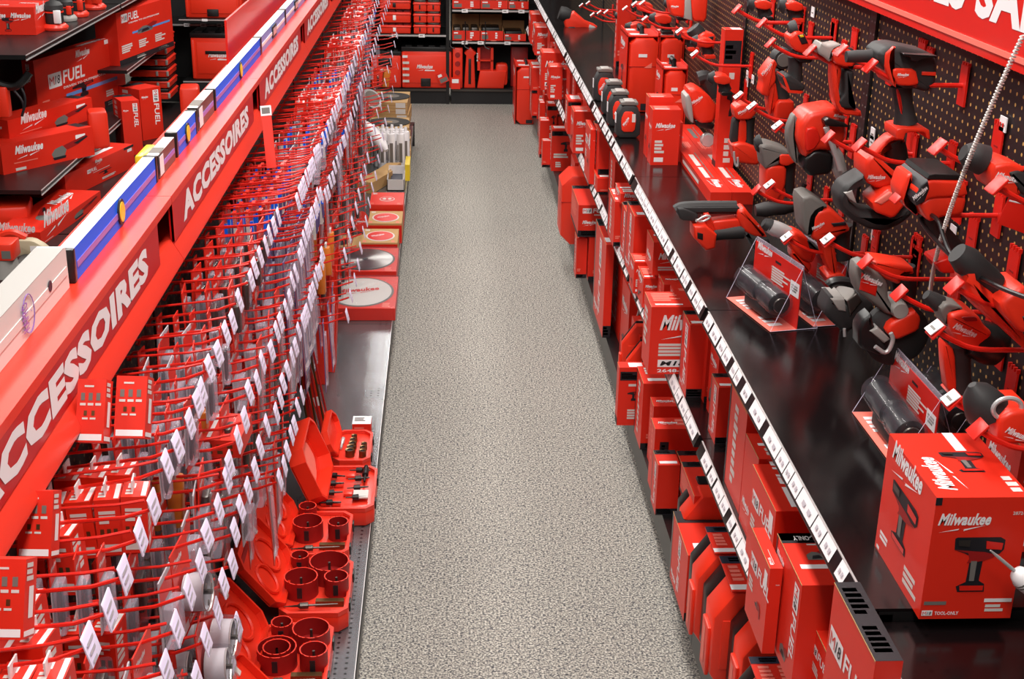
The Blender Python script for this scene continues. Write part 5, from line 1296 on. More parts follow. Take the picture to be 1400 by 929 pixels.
# leaning rods
for i in range(6):
    a = Vector((-.345-.016*i, 3.70+.012*i, DZ+.003)); b_ = Vector((-.475-.008*i, 3.86+.03*i, .80-.02*i))
    q = MB(); q.tube([a, a*.5+b_*.5, b_], .0036, 'bronze' if i % 2 else 'deep', 6); q.tube([a, a*.92+b_*.08], .0052, 'deep', 6)
    tag(q.build('long_bit'), '%s long thin rod leaning on the hooks, counted from the aisle' % ORD[i], 'rod', 'long rods leaning on the hooks')
for i in range(2):
    q = MB(); q.box((-.012,-.006,0),(.012,.006,.42),'carton'); q.flat([(0,0),(.016,0),(.016,.03),(0,.03)],(-.008,-.006,.10),(1,0,0),(0,0,1),'white')
    tag(q.build('rod_sleeve', loc=(-.375-.045*i,3.80+.06*i,DZ), rot=(-.12,-.25,0)), ['front','rear'][i]+' slim red sleeve leaning beside the long rods', 'pack', 'slim red sleeves')
for i, yy in enumerate((4.25,4.36)):
    q = MB(); q.box((-.02,-.045,0),(.02,.045,.52),'carton'); F = carton_faces(q,.04,.09,.52); F['n'].lines(.2,.5,.8,.9,5,'pale',3); F['r'].logo(.1,.85,.6)
    tag(q.build('blade_box', loc=(-.43+.02*i,yy,DZ), rot=(0,.06,0)), ['nearer','farther'][i]+' tall slim red box standing left of the big blade packs', 'box', 'tall slim red boxes')
# flat blade packs
def disc_flat(q, cx, cy, rx, ry, z, m, n=40, steps=0):
    q.add([Vector((cx+rx*math.cos(2*math.pi*k/n), cy+ry*math.sin(2*math.pi*k/n), z)) for k in range(n)], [tuple(range(n))], m)
def blade_pack(label, x0, x1, y0, y1, h, style, zb=DZ):
    t = empty('saw_blade_pack', ((x0+x1)/2,(y0+y1)/2,zb), label, 'blade pack', 'saw blade packs lying on the left base')
    w, d = x1-x0, y1-y0; q = MB(); q.box((-w/2,-d/2,0),(w/2,d/2,h), {'kraft':'kraft','red':'carton','white':'carton','silver':'carton'}[style], 'kraft' if style == 'kraft' else 'carton')
    f = Face(q,(-w/2,-d/2,0),(1,0,0),(0,0,1),w,h)
    if style == 'kraft': f.rect(0,.0,1,.9,'painted'); f.lines(.05,.2,.2,.7,2,'pale',1); f.lines(.3,.2,.7,.7,2,'offwhite',2)
    f = Face(q,(-w/2,-d/2,h),(1,0,0),(0,1,0),w,d); f.lines(.03,.03,.16,.16,3,'pale',3); f.lines(.82,.03,.97,.16,3,'pale',4); f.lines(.05,.82,.2,.95,2,'offwhite',5)
    q.build('card_box', t)
    q = MB(); r = min(w,d)*.46; rx, ry = w*.46, d*.46
    if style == 'white':
        disc_flat(q,0,0,rx,ry,h+.001,'grey'); disc_flat(q,0,0,rx*.93,ry*.93,h+.0018,'offwhite'); put_logo(q,(-w*.30,-d*.12,h+.002),Vector((.97,.24,0)),Vector((-.24,.97,0)),w*.60,'painted')
    elif style == 'silver':
        disc_flat(q,0,0,rx,ry,h+.001,'darksteel',48); disc_flat(q,0,0,rx*.93,ry*.93,h+.002,'brushed',48); disc_flat(q,0,0,rx*.1,ry*.1,h+.003,'ink')
    elif style == 'kraft':
        disc_flat(q,0,-d*.03,rx*.88,ry*.80,h+.001,'offwhite'); disc_flat(q,0,-d*.03,rx*.78,ry*.70,h+.0018,'painted'); put_logo(q,(-w*.2,-d*.14,h+.0022),Vector((.87,.5,0)),Vector((-.5,.87,0)),w*.4,'white')
    else:
        disc_flat(q,0,-d*.05,rx*.5,ry*.4,h+.001,'offwhite'); disc_flat(q,0,-d*.05,rx*.44,ry*.34,h+.0018,'painted'); disc_flat(q,-w*.08,-d*.05,rx*.12,ry*.16,h+.0022,'offwhite',16); disc_flat(q,w*.08,-d*.05,rx*.12,ry*.16,h+.0022,'offwhite',16)
    q.build('blade', t)
    if style in ('white','silver'):
        q = MB(); q.rbox((-w/2-.006,-d/2-.006,-.0002),(w/2+.006,d/2+.006,h+.006),'clear',.008,'z'); q.build('clear_shell', t)
blade_pack('wide clear pack with white disc and red script logo', -.480, -.195, 4.84, 5.23, .05, 'white')
blade_pack('wide clear pack with bare silver saw blade', -.482, -.205, 5.27, 5.60, .06, 'silver')
blade_pack('low kraft box with silver and red blade window', -.372, -.212, 5.63, 5.85, .075, 'kraft')
blade_pack('kraft box with white ringed red oval', -.355, -.200, 5.87, 6.08, .095, 'kraft')
blade_pack('plain red box with small white oval, last of the row', -.360, -.200, 6.10, 6.33, .12, 'red')
q = MB(); q.box((-.075,-.11,0),(.075,.11,.03),'offwhite','white'); disc_flat(q,-.035,0,.028,.045,.031,'darksteel'); disc_flat(q,.035,0,.028,.045,.031,'darksteel')
tag(q.build('blade_box', loc=(-.300,6.56,DZ)), 'white box showing two small dark blades', 'box')
q = MB(); q.box((-.09,-.10,0),(.09,.10,.012),'kraft'); disc_flat(q,-.05,-.01,.04,.05,.013,'ink')
tag(q.build('kraft_card', loc=(-.435,5.86,DZ), rot=(0,0,.1)), 'flat kraft card with black round hole beside blade boxes', 'card')
q = MB(); q.prism([(0.012*math.cos(a)*3.0,.05*math.sin(a)) for a in [k*math.pi/12 for k in range(24)]], .004, (0,0,0), (1,0,0), (0,.3,.95), (0,.95,-.3), 'carton'); put_logo(q,(-.02,-.003,-.01),(1,0,0),(0,.3,.95),.04)
tag(q.build('oval_card', loc=(-.395,6.02,DZ+.06)), 'red oval card leaning on the kraft boxes', 'card')
q = MB()
for a, b_, m_ in (((-.045,-.13,0),(.045,.13,.004),'offwhite'),((-.045,-.13,0),(-.042,.13,.06),'offwhite'),((.042,-.13,0),(.045,.13,.06),'offwhite'),((-.045,-.13,0),(.045,-.127,.06),'offwhite'),((-.045,.127,0),(.045,.13,.075),'white')): q.box(a,b_,m_)
q.box((-.03,-.1,.004),(.03,.1,.035),'navy')
tag(q.build('white_tray'), 'open white box with dark blue contents', 'box').location = (-.262,6.95,DZ)
q = MB(); q.box((-.045,-.14,0),(.045,.14,.06),'kraft'); tag(q.build('kraft_box', loc=(-.375,6.90,DZ), rot=(0,0,-.35)), 'kraft box lying askew, left of the white open box', 'box')
q = MB(); q.box((-.04,-.12,0),(.04,.12,.05),'kraft'); q.box((-.04,-.1201,.0),(.04,-.12,.05),'offwhite'); tag(q.build('kraft_box', loc=(-.315,7.13,DZ), rot=(.0,-.1,-.30)), 'second kraft box tilted against the caulk tubes', 'box')
q = MB(); q.box((-.013,-.10,0),(.013,.10,.09),'yellow'); tag(q.build('yellow_box', loc=(-.205,7.13,DZ)), 'narrow yellow box beside the caulk tubes', 'box')
# caulk cartridges
i = 0
for rix, yy in enumerate((7.31, 7.37, 7.43)):
    for k in range(4):
        if rix == 0 and k in (0,): continue
        x = -.405 + .052*k + (.026 if rix == 1 else 0)
        if x > -.215: continue
        t = empty('caulk_tube', (x,yy,DZ), '%s tube from the left in the %s line of white cartridges' % (ORD[k], ['front','middle','rear'][rix]), 'tube', 'white caulk cartridges')
        q = MB(); q.lathe((0,0,0),(0,0,.20),[(0,.022),(.02,.0235),(.95,.0235),(1,.020)],'white',16); q.box((-.008,-.0245,.04),(.010,-.0215,.15),'disclabel'); q.box((-.018,-.0225,.05),(-.012,-.018,.14),'grey'); q.build('tube_body', t)
        q = MB(); q.lathe((0,0,.20),(0,0,.225),[(0,.010),(.7,.009),(1,.007)],'white',12); q.build('tube_cap', t)
# white bottle tilted at the hooks end
t = empty('bottle', (-.40,6.98,.44), 'white bottle with red mark lying tilted beside the cartridges', 'bottle')
q = MB(); dv = Vector((.12,-.10,-.13)); q.lathe((-.03,.03,.04),Vector((-.03,.03,.04))+dv,[(0,.012),(.1,.022),(.35,.033),(.8,.030),(1,.012)],'white',16); q.build('bottle_body', t)
q = MB(); q.lathe((-.055,.05,.067),(-.03,.03,.04),[(0,.010),(1,.012)],'offwhite',12); q.build('bottle_cap', t)
t = empty('cut_off_disc', (-.40,7.25,.56), 'round silver edged disc hanging off the far hooks', 'disc')
q = MB(); nrm = Vector((.55,-.55,.6)).normalized(); q.lathe(-nrm*.002,nrm*.002,[(0,.060),(1,.060)],'steel',32); q.build('disc_rim', t)
q = MB(); q.lathe(nrm*.0022,nrm*.003,[(0,.048),(1,.048)],'disclabel',32); q.build('disc_face', t)
q = MB(); q.rbox((-.02,-.02,0),(.02,.02,.10),'orange',.006,'z'); tag(q.build('orange_pack', loc=(-.36,7.95,.50), rot=(0,.15,.2)), 'orange pack hanging near the abrasive disc stacks', 'pack')
# stacks of big cutting discs on kraft boxes
for s_i, (x, y, zt, wdt, dpt) in enumerate([(-.345,8.25,.37,.24,.36),(-.335,7.84,.315,.24,.30),(-.325,7.53,.27,.24,.22)]):
    pos = ['far','middle','near'][s_i]; z = DZ; k = 0
    while z < zt - .02:
        hh = .038; q = MB(); q.box((-wdt/2,-dpt/2,0),(wdt/2,dpt/2,hh-.001),'kraft'); q.box((-wdt/2,-dpt/2-.0006,hh*.45),(wdt/2,-dpt/2,hh*.55),'cardboard'); q.box((wdt*.2,-dpt/2-.0008,hh*.1),(wdt*.45,-dpt/2,hh*.9),'offwhite')
        tag(q.build('disc_box', loc=(x+R.uniform(-.008,.008),y,z), rot=(0,0,R.uniform(-.04,.04))), 'kraft disc box, %s from the bottom of the %s stack' % (ORD[k], pos), 'box', 'kraft disc boxes'); z += hh; k += 1
    t = empty('cutting_disc', (x,y,z), 'black abrasive disc lying on top of the %s kraft stack' % pos, 'disc', 'black cutting discs')
    r = wdt*.52; q = MB(); q.lathe((0,0,0),(0,0,.004),[(0,r),(1,r)],'disc',40); q.build('abrasive', t)
    q = MB(); q.lathe((0,0,.0041),(0,0,.0048),[(0,r*.48),(1,r*.48)],'disclabel',28); q.box((-.015,-.02,.0048),(.02,.005,.0054),'kraft'); q.build('disc_label', t)

# ------------------------------------------------------------------ far end wall of storage boxes
BY = 9.985
def gondola_back(x0, x1, shelves, where):
    t = empty('shelving_bay', (0,0,0), 'black end wall bay, %s' % where, 'shelving', 'end wall shelving bays')
    q = MB(); q.box((x0,BY+.40,0),(x1,BY+.42,2.0),'kick'); q.build('peg_panel', t)
    q = MB(); q.box((x0+.002,BY+.01,0),(x1-.002,BY+.40,.10),'kick'); q.build('kick_plate', t)
    q = MB(); q.box((x0+.002,BY,.10),(x1-.002,BY+.40,.118),'black'); q.box((x0+.01,BY-.003,.098),(x1-.01,BY,.112),'darksteel'); q.build('base_shelf', t)
    for z in shelves:
        q = MB(); q.box((x0+.002,BY,z-.02),(x1-.002,BY+.40,z),'black'); q.box((x0+.01,BY-.003,z-.016),(x1-.01,BY,z-.004),'steel'); q.build('shelf', t)
        Rz = random.Random(int(z*100)+int(x0*10)+50); xx = x0+.08
        while xx < x1-.08:
            q = MB(); q.box((xx,BY-.0055,z-.022),(xx+.045,BY-.0035,z+.002),'white'); q.box((xx+.008,BY-.006,z-.012),(xx+.03,BY-.0056,z-.006),'grey'); q.build('price_label', t); xx += Rz.choice([.12,.2,.3])
    q = MB(); q.box((x1-.012,BY-.004,0),(x1+.012,BY+.01,2.0),'black'); q.build('upright', t)
gondola_back(-1.30,-.70,(.52,.80),'left of the centre, behind the hooks')
gondola_back(-.675,.020,(.520,.86),'left centre, above the grey floor')
gondola_back(.045,.80,(.472,.705,1.02),'right centre, above the grey floor')
def packout(name, label, x0, z, w, h, d, y=BY+.012, lid='black', logo=True, label_strip=False, group='moulded storage boxes on the end wall', latch='b'):
    t = empty(name, (x0,y,z), label, 'storage box', group)
    q = MB(); q.rbox((0,0,0),(w,d,h*.90),'plastic',.012,'z')
    q.rbox((w*.10,-.004,h*.12),(w*.90,.004,h*.80),'plastic',.01,'y')
    for k in (0,1): q.rbox((w*.01+k*(w*.93),-.006,h*.02),(w*.06+k*(w*.93),.01,h*.85),'plastic',.004,'z')
    bd = q.build('body', t)
    q = MB(); q.rbox((-.003,-.004,h*.90),(w+.003,d,h),lid,.006,'z')
    for k in range(4): q.box((w*(.08+.23*k),d*.1,h),(w*(.20+.23*k),d*.8,h+.008),lid)
    q.build('lid', t)
    q = MB(); yy = -.009
    if latch == 'b': q.rbox((w*.38,yy,h*.04),(w*.58,.0,h*.24),'black',.004,'y')
    elif latch == 't': q.rbox((w*.25,yy,h*.58),(w*.70,.0,h*.82),'black',.004,'y')
    else: q.rbox((w*.25,yy,h*.55),(w*.72,.0,h*.62),'black',.003,'y')
    q.build('latch', t)
    if logo or label_strip:
        q = MB()
        if logo: put_logo(q,(w*.30,-.0046,h*.42),(1,0,0),(0,0,1),w*.32); q.flat([(0,0),(w*.2,0),(w*.2,h*.025),(0,h*.025)],(w*.46,-.0046,h*.42),(1,0,0),(0,0,1),'white')
        if label_strip:
            for k in range(4): put_rect(q,(w*.02,-.0066,h*(.14+.15*k)),(1,0,0),(0,0,1),0,0,w*.13,h*.06,'offwhite'); 
            put_rect(q,(w*.02,-.0066,h*.74),(1,0,0),(0,0,1),0,0,w*.10,h*.06,'white')
        q.build('print', bd)
    return t
packout('storage_box', 'small red storage box with black pull, left on the base shelf', -.555, .119, .225, .27, .36, latch='t')
packout('storage_box', 'wide red storage box with script logo and printed strip, base shelf', -.325, .119, .375, .305, .38, label_strip=True)
def organizer(label, x0, z, w, h, y=BY+.012, d=.30, grey=True, group='flat red organisers'):
    t = empty('organizer', (x0,y,z), label, 'storage box', group)
    q = MB(); q.rbox((0,0,0),(w,d,h*.82),'plastic',.008,'z'); q.rbox((-.004,-.005,h*.62),(w+.004,d,h*.75),'band',.004,'z'); q.build('tray', t)
    q = MB(); q.rbox((.006,.01,h*.82),(w-.006,d-.01,h),'clear' if not grey else 'darksteel',.004,'z'); q.build('lid', t)
    if not grey:
        q = MB()
        for k in range(4): q.rbox((.012+k*w*.24,.03,h*.80),(.010+(k+.85)*w*.24,d-.03,h*.95),'deep',.003,'z')
        q.build('bin_row', t)
    q = MB(); q.rbox((w*.42,-.007,h*.2),(w*.52,0,h*.6),'white' if not grey else 'black',.002,'y'); q.build('latch', t)
organizer('lower clear lidded organiser, left of the pair on end shelf', -.480, .522, .225, .072, grey=False)
organizer('upper clear lidded organiser, left of the pair on end shelf', -.480, .602, .225, .090, grey=False)
for k in range(3):
    for j in range(2):
        organizer('%s red box %s from below in the double column on end shelf' % (['left','right'][j], ORD[k]), -.232+.100*j, .522+.082*k, .097, .078, group='double column of red boxes')
organizer('top left closed organiser above the clear lidded pair', -.480, .700, .225, .075)
# printed trays, bins and loose tools on the right of the end wall
def printed_tray(label, x0, z, w, h, fill, seed):
    t = empty('display_tray', (x0,BY+.004,z), label, 'tray', 'printed red display trays'); d = .26
    q = MB(); q.box((0,0,0),(w,.004,h),'carton'); q.box((0,0,0),(w,d,.004),'carton'); q.box((0,.004,0),(.004,d,h*1.2),'cardboard'); q.box((w-.004,.004,0),(w,d,h*1.2),'cardboard'); q.box((0,d-.004,0),(w,d,h*2.2),'cardboard')
    f = Face(q,(0,0,0),(1,0,0),(0,0,1),w,h); f.rect(.06,.2,.34,.6,'grey'); f.lines(.06,.65,.3,.85,1,'white',seed); f.lines(.65,.2,.78,.85,3,'white',seed+1); f.rect(.45,.02,.7,.1,'pale'); q.build('tray', t)
    for k in range(fill):
        q = MB(); q.rbox((.012+k*w/fill*.95,.03,.004),(.004+(k+.85)*w/fill*.95,d-.03,h*1.25),'darksteel' if fill > 1 else 'black',.006,'y'); q.build('contents', t)
printed_tray('left printed tray on the end shelf, dark contents', .055, .474, .205, .075, 3, 1)
printed_tray('middle printed tray on the end shelf', .265, .474, .170, .075, 1, 2)
printed_tray('right tray with black cases on the end shelf', .440, .474, .165, .055, 1, 3)
printed_tray('left printed tray on the upper end shelf', .055, .707, .205, .065, 3, 4)
printed_tray('right printed tray on the upper end shelf', .265, .707, .200, .065, 2, 5)
printed_tray('far right tray on the upper end shelf', .470, .707, .150, .060, 2, 6)
q = MB(); q.rbox((0,0,0),(.075,.05,.30),'plastic',.008,'z')
for k in range(4): q.lathe((.037,-.001,.05+.066*k),(.037,-.004,.05+.066*k),[(0,.020),(1,.018)],'deep',16)
tag(q.build('socket_rack', loc=(.058,BY+.02,.119)), 'upright red rack with round sockets beside the wide storage box', 'rack')
q = MB(); q.box((0,0,0),(.075,.004,.085),'carton'); q.flat([(0,0),(.06,0),(.06,.03),(0,.03)],(.008,-.0,.006),(1,0,0),(0,0,1),'grey',.0006); q.flat([(0,0),(.03,0),(.03,.02),(0,.02)],(.008,-.0,.05),(1,0,0),(0,0,1),'white',.0006)
tag(q.build('hang_card', loc=(-.035,BY-.012,.150), rot=(0,-.42,0)), 'tilted red and grey card hanging before the storage box', 'card')
q = MB(); q.box((0,0,0),(.07,.02,.085),'carton'); q.flat([(0,0),(.05,0),(.05,.03),(0,.03)],(.008,0,.045),(1,0,0),(0,0,1),'white',.0006)
tag(q.build('hang_card', loc=(.045,BY-.026,.119)), 'upright red card with white print at the shelf joint', 'card')
def red_tower(label, x0):
    t = empty('tool_tower', (x0,BY+.03,.119), label, 'tool holder')
    q = MB(); q.prism([(0,0),(.085,0),(.075,.24),(.09,.26),(.045,.305),(0,.26),(.015,.24)], .10, (0,0,0), (1,0,0), (0,0,1), (0,1,0), 'plastic', bevel=.006); q.build('frame', t)
    q = MB(); q.rbox((.032,-.006,.03),(.052,0,.22),'black',.003,'z'); q.build('strap', t)
red_tower('red holder with black vertical strap on the base shelf', .145)
t = empty('tool_bin', (.245,BY+.02,.119), 'open red wall bins stacked on the base shelf, right', 'bin')
q = MB(); q.prism([(0,0),(.20,0),(.22,.13),(.02,.13)], .10, (0,.0,0), (1,0,0), (0,0,1), (0,1,0), 'plastic', bevel=.006); q.build('lower_bin', t)
q = MB(); q.box((.0,.02,.13),(.02,.10,.30),'plastic'); q.box((.02,.085,.13),(.12,.10,.30),'deep'); q.box((.10,.02,.13),(.12,.10,.30),'plastic'); q.box((.0,.02,.20),(.12,.09,.208),'plastic'); put_text(q,'Mil',(.004,.0195,.20),(0,0,1),(-1,0,0),.06,.01,'white'); q.build('upper_bin', t)
q = MB(); q.rbox((.14,.01,.02),(.23,.12,.18),'plastic',.02,'y'); q.build('side_bin', t)
q = MB(); q.rbox((0,0,0),(.13,.10,.30),'deep',.01,'z'); tag(q.build('tool_bin', loc=(.50,BY+.10,.119)), 'dark red bin at the back right of the base shelf', 'bin')
for i, x in enumerate((.045,.15,.30)):
    q = MB(); q.tube(smooth_path([Vector((x,BY-.02,.62)),Vector((x+.005,BY-.03,.50)),Vector((x-.01,BY-.05,.44)),Vector((x+.03,BY-.06,.425))]), .004, 'black', 6)
    tag(q.build('wire_hook'), '%s bent black wire hook before the end wall trays, from the left' % ORD[i], 'hook', 'bent wire hooks on the end wall')

# ------------------------------------------------------------------ left wall shelves beyond the accessory gondola
LX = -1.90
def left_bay(y0, y1, zs, where):
    t = empty('shelving_bay', (0,0,0), 'black shelving bay on the far left, %s' % where, 'shelving', 'left wall shelving bays')
    q = MB(); q.box((-2.42,y0,0),(-2.40,y1,1.9),'kick'); q.build('peg_panel', t)
    q = MB(); q.box((-2.40,y0,0),(-1.62,y1,.10),'kick'); q.build('kick_plate', t)
    for z in zs:
        if z < .2:
            q = MB(); q.box((-2.40,y0+.002,.10),(-1.60,y1-.002,.12),'black'); q.build('base_shelf', t); continue
        q = MB(); q.box((-2.40,y0+.01,z-.02),(LX,y1-.01,z),'black'); q.box((LX,y0+.01,z-.026),(LX+.004,y1-.01,z-.021),'steel'); q.box((LX,y0+.01,z-.003),(LX+.004,y1-.01,z+.001),'steel'); q.build('shelf', t)
left_bay(3.7, 4.9, (.12,), 'nearest to the camera'); left_bay(4.91, 6.11, (.12,), 'second from the camera'); left_bay(6.12, 8.0, (.12,.33,.96), 'third from the camera'); left_bay(8.01, 9.35, (.12,.57,.96), 'farthest from the camera')
def yawed(label, px_tl, px_tr, px_bl, y, d, design, group='large boxes on the left wall shelves', xs=None):
    """box with its broad face towards the camera; corners of that face read in the plane y, then turned a little to the aisle"""
    a = un(*px_tl, y=y); b_ = un(*px_tr, y=y); c_ = un(*px_bl, y=y); w = (Vector((b_.x,b_.y,0))-Vector((a.x,a.y,0))).length; h = a.z - c_.z
    return a, w, h
def wall_box(label, tl, tr, bl, x0, x1, d, zb, design):
    """front face from x0 to x1; near left corner depth from tl, right from tr, so the box stands turned"""
    A_ = un(*tl, x=x0); 
    # the right corner shares the height of the left one
    B_ = un(*tr, z=A_.z); 
    w = math.hypot(B_.x-A_.x, B_.y-A_.y); yaw = math.atan2(B_.y-A_.y, B_.x-A_.x)
    bot = un(*bl, y=A_.y) ; zb_ = bot.z if zb is None else zb; h = A_.z - zb_
    q = MB(); q.box((-w/2,-d/2,0),(w/2,d/2,h),'carton'); F = carton_faces(q, w, d, h); n, t, r, l = F['n'], F['t'], F['r'], F['l']
    if design == 'fuel':
        n.logo(.44,.80,.16); n.m18(.13,.55,.20); n.text('DRIVEN TO OUTPERFORM',.28,.49,.48,.035); n.rect(.30,.36,.9,.41,'lightblue'); n.sil('drill',.36,.28,.26,.26); n.rect(.78,.93,.86,.99,'white')
        n.rect(.86,.92,1,1,'ink'); n.rect(.72,.0,1,.10,'ink'); n.lines(.76,.02,.96,.08,2,'offwhite',3); n.lines(.05,.2,.16,.42,4,'pale',4); n.lines(.75,.15,.85,.25,3,'offwhite',5); l.m18d(.3,.95,.3); t.lines(.5,.1,.95,.5,2,'white',3)
    elif design == 'fuel2':
        n.m18(.08,.78,.16); n.text('DRIVEN TO OUTPERFORM',.2,.73,.55,.03); n.rect(.25,.52,.95,.56,'lightblue'); n.sil('saw',.3,.46,.42,.22); n.rect(0,0,1,.10,'ink'); n.lines(.3,.02,.5,.08,2,'offwhite',3); n.lines(.7,.02,.95,.08,2,'offwhite',3)
        for k in range(3): n.lines(.05+.3*k,.20,.25+.3*k,.36,4,'offwhite',6+k)
    elif design == 'grinder':
        n.logo(.14,.42,.30); n.sil('grinder',.52,.12,.42,.72); n.rect(.80,.68,.91,.82,'white'); n.rect(.13,.05,.24,.14,'offwhite'); n.lines(.12,.28,.5,.33,1,'pale',3); l.logo(.1,.5,.6); t.rect(.9,.3,1,1,'ink')
    elif design == 'big_grinder':
        n.logo(.06,.40,.40); n.sil('grinder',.52,.15,.42,.75); l.logo(.1,.55,.8); t.logo(.62,.35,.3); t.sil('grinder',.25,.2,.3,.6); n.lines(.05,.1,.25,.15,1,'offwhite',3)
    elif design == 'vfuel':
        n.m18d(.62,.95,.26 if w < .2 else .16); n.logo(.08,.80,.3); t.rect(0,.7,1,1,'ink'); t.lines(.1,.75,.6,.95,2,'white',3); l.lines(.2,.5,.6,.95,5,'offwhite',3)
    elif design == 'lowfuel':
        n.m18(.30,.62,.16); n.logo(.42,.82,.10); n.lines(.38,.55,.75,.58,1,'offwhite',3); n.sil('drill',.45,.3,.2,.2); n.rect(.9,.75,.97,.88,'white'); n.rect(.85,.9,1,1,'ink'); n.lines(.5,.1,.8,.2,2,'offwhite',4); t.lines(.5,.2,.95,.6,2,'white',3)
    elif design == 'wave':
        n.logo(.0,.45,.5); n.logo(.52,.45,.5); n.sil('drill',.38,.1,.2,.5); r.logo(.1,.5,.8); r.lines(.3,.1,.6,.4,3,'offwhite',3); t.logo(.1,.3,.4); t.logo(.55,.5,.4)
    o = q.build('tool_carton'); c, s_ = math.cos(yaw), math.sin(yaw)
    o.location = Vector((A_.x, A_.y, zb_)) + Vector((w/2*c - d/2*s_, w/2*s_ + d/2*c, 0)); o.rotation_euler = (0,0,yaw)
    tag(o, label, 'box', 'large boxes on the left wall shelves')
wall_box('large red FUEL box with blue stripe and hammer picture, left wall', (45,83), (166,47), (51,170), -2.24, 0, .07, .331, 'fuel')
wall_box('red FUEL box with cut off saw picture and black foot band, above', (158,18), (233,-4), (172,92), -1.97, 0, .14, .571, 'fuel2')
wall_box('upper red box with script logo and grinder picture, left edge', (10,165), (125,133), (15,197), -2.16, 0, .13, None, 'grinder')
wall_box('lower red box with script logo and grinder picture, left edge', (0,199), (126,173), (4,240), -2.16, 0, .13, None, 'grinder')
wall_box('big low red grinder box with logo on lid, beside white level', (55,318), (137,261), (60,362), -1.86, 0, .22, .121, 'big_grinder')
wall_box('wide low red FUEL box half hidden behind the levels', (88,240), (182,197), (92,285), -1.96, 0, .25, .121, 'lowfuel')
wall_box('narrow upright FUEL box with vertical lettering, left one', (165,139), (190,137), (168,230), -1.88, 0, .20, .121, 'vfuel')
wall_box('narrow upright FUEL box with vertical lettering, right one', (190,123), (219,118), (193,230), -1.86, 0, .20, .121, 'vfuel')
pb = un(50,48,z=.961); w_ = .26; h_ = un(50,10,y=pb.y).z - .961
q = MB(); q.box((-w_/2,-.14,0),(w_/2,.14,h_),'carton'); F = carton_faces(q,w_,.28,h_); F['n'].logo(.08,.5,.38); F['n'].logo(.55,.5,.38); F['n'].sil('driver',.38,.12,.22,.5); F['r'].logo(.1,.5,.7); F['t'].logo(.1,.2,.35); F['t'].logo(.55,.5,.35)
tag(q.build('tool_carton', loc=(pb.x-w_/2, pb.y+.14, .961)), 'red box covered in white lightning logos, top left corner', 'box', 'large boxes on the left wall shelves')
q = MB(); q.rbox((-.06,-.09,0),(.06,.09,.30),'plastic',.02,'y'); tag(q.build('tool_case', loc=(-1.60,8.35,.122), rot=(0,0,.15)), 'rounded red case in a sleeve right of the upright FUEL boxes', 'tool case')
q = MB(); q.rbox((-.05,-.06,0),(.05,.06,.20),'plastic',.02,'y'); tag(q.build('tool_case', loc=(un(136,192,z=.365).x,un(136,192,z=.365).y,.331), rot=(0,0,.3)), 'small red case wedged between grinder boxes and FUEL box', 'tool case')
q = MB(); q.rbox((-.16,-.12,0),(.16,.12,.12),'plastic',.03,'z'); tag(q.build('tool_case', loc=(-2.16,6.25,.122), rot=(0,0,.2)), 'rounded red case in the shadow behind the big grinder box', 'tool case')
q = MB(); q.rbox((-.10,-.12,0),(.10,.12,.14),'plastic',.02,'z'); q.flat([(0,0),(.05,0),(.05,.03),(0,.03)],(.02,-.12,.07),(1,0,0),(0,0,1),'white',.001); tag(q.build('tool_carton', loc=(-2.16,5.78,.122), rot=(0,0,.3)), 'small red box with white sticker at left edge', 'box')
# sanders on the top left shelf
for i, (u, v, sc, lab) in enumerate([(76,40,1.0,'black and red round sander nearest on the top left shelf'),(92,28,.8,'grey footed sander second on the top left shelf'),(107,22,.9,'flat square sander third on the top left shelf'),(128,12,1.1,'red domed sander at the top left shelf end')]):
    p = un(u, v, z=.962); t = empty('sander', p, lab, 'power tool', 'sanders on the top left shelf')
    q = MB(); q.lathe((0,0,.0),(0,0,.03),[(0,.062*sc),(.4,.066*sc),(.6,.064*sc),(1,.052*sc)],'band' if i != 1 else 'lightgrey',24); q.build('pad', t)
    q = MB(); q.lathe((0,0,.03),(0,0,.145*sc),[(0,.042*sc),(.1,.046*sc),(.55,.044*sc),(.6,.049*sc),(.8,.047*sc),(.93,.034*sc),(1,.010)],'rubber' if i != 3 else 'plastic',20); q.build('motor_housing', t)
    q = MB(); q.lathe((0,0,.085*sc),(0,0,.092*sc),[(0,.0485*sc),(1,.0485*sc)],'plastic',20); q.rbox((.01,-.055*sc,.035),(.045*sc,-.035*sc,.10*sc),'white' if i == 0 else 'plastic',.005,'z'); q.build('trim', t)
# circular saw and tools at the left edge
t = empty('circular_saw', un(40,360,x=-1.60), 'beige guarded circular saw with bright blade at left edge', 'power tool')
q = MB(); pts = [(-.085,.0),(-.088,.03),(-.07,.075),(-.03,.10),(.03,.10),(.07,.075),(.115,.02),(.10,.0),(.06,.0),(.04,.03),(0,.045),(-.04,.03),(-.06,-.01),(-.08,-.03)]
q.prism(chaikin(pts,1), .05, (0,-.03,0), (1,0,0), (0,0,1), (0,1,0), 'beige', bevel=.008); q.box((.02,-.0312,.055),(.06,-.030,.078),'white'); q.build('blade_guard', t)
q = MB(); q.lathe((.02,-.012,-.01),(.02,-.008,-.01),[(0,.062),(1,.062)],'steel',36); q.lathe((.02,-.02,-.01),(.02,-.008,-.01),[(0,.010),(1,.012)],'steel',14); q.build('blade', t)
q = MB(); q.lathe((.03,.02,-.03),(.03,.08,-.03),[(0,.055),(1,.05)],'black',20); q.build('motor', t)
q = MB(); q.tube(smooth_path([Vector((-.09,.0,.02)),Vector((-.13,0,.08)),Vector((-.06,0,.13)),Vector((0,0,.10))]), .016, 'plastic', 8); q.build('handle', t)
t = empty('orbital_tool', un(12,345,x=-1.60), 'orange red tool with ribbed foot at the left frame edge', 'power tool')
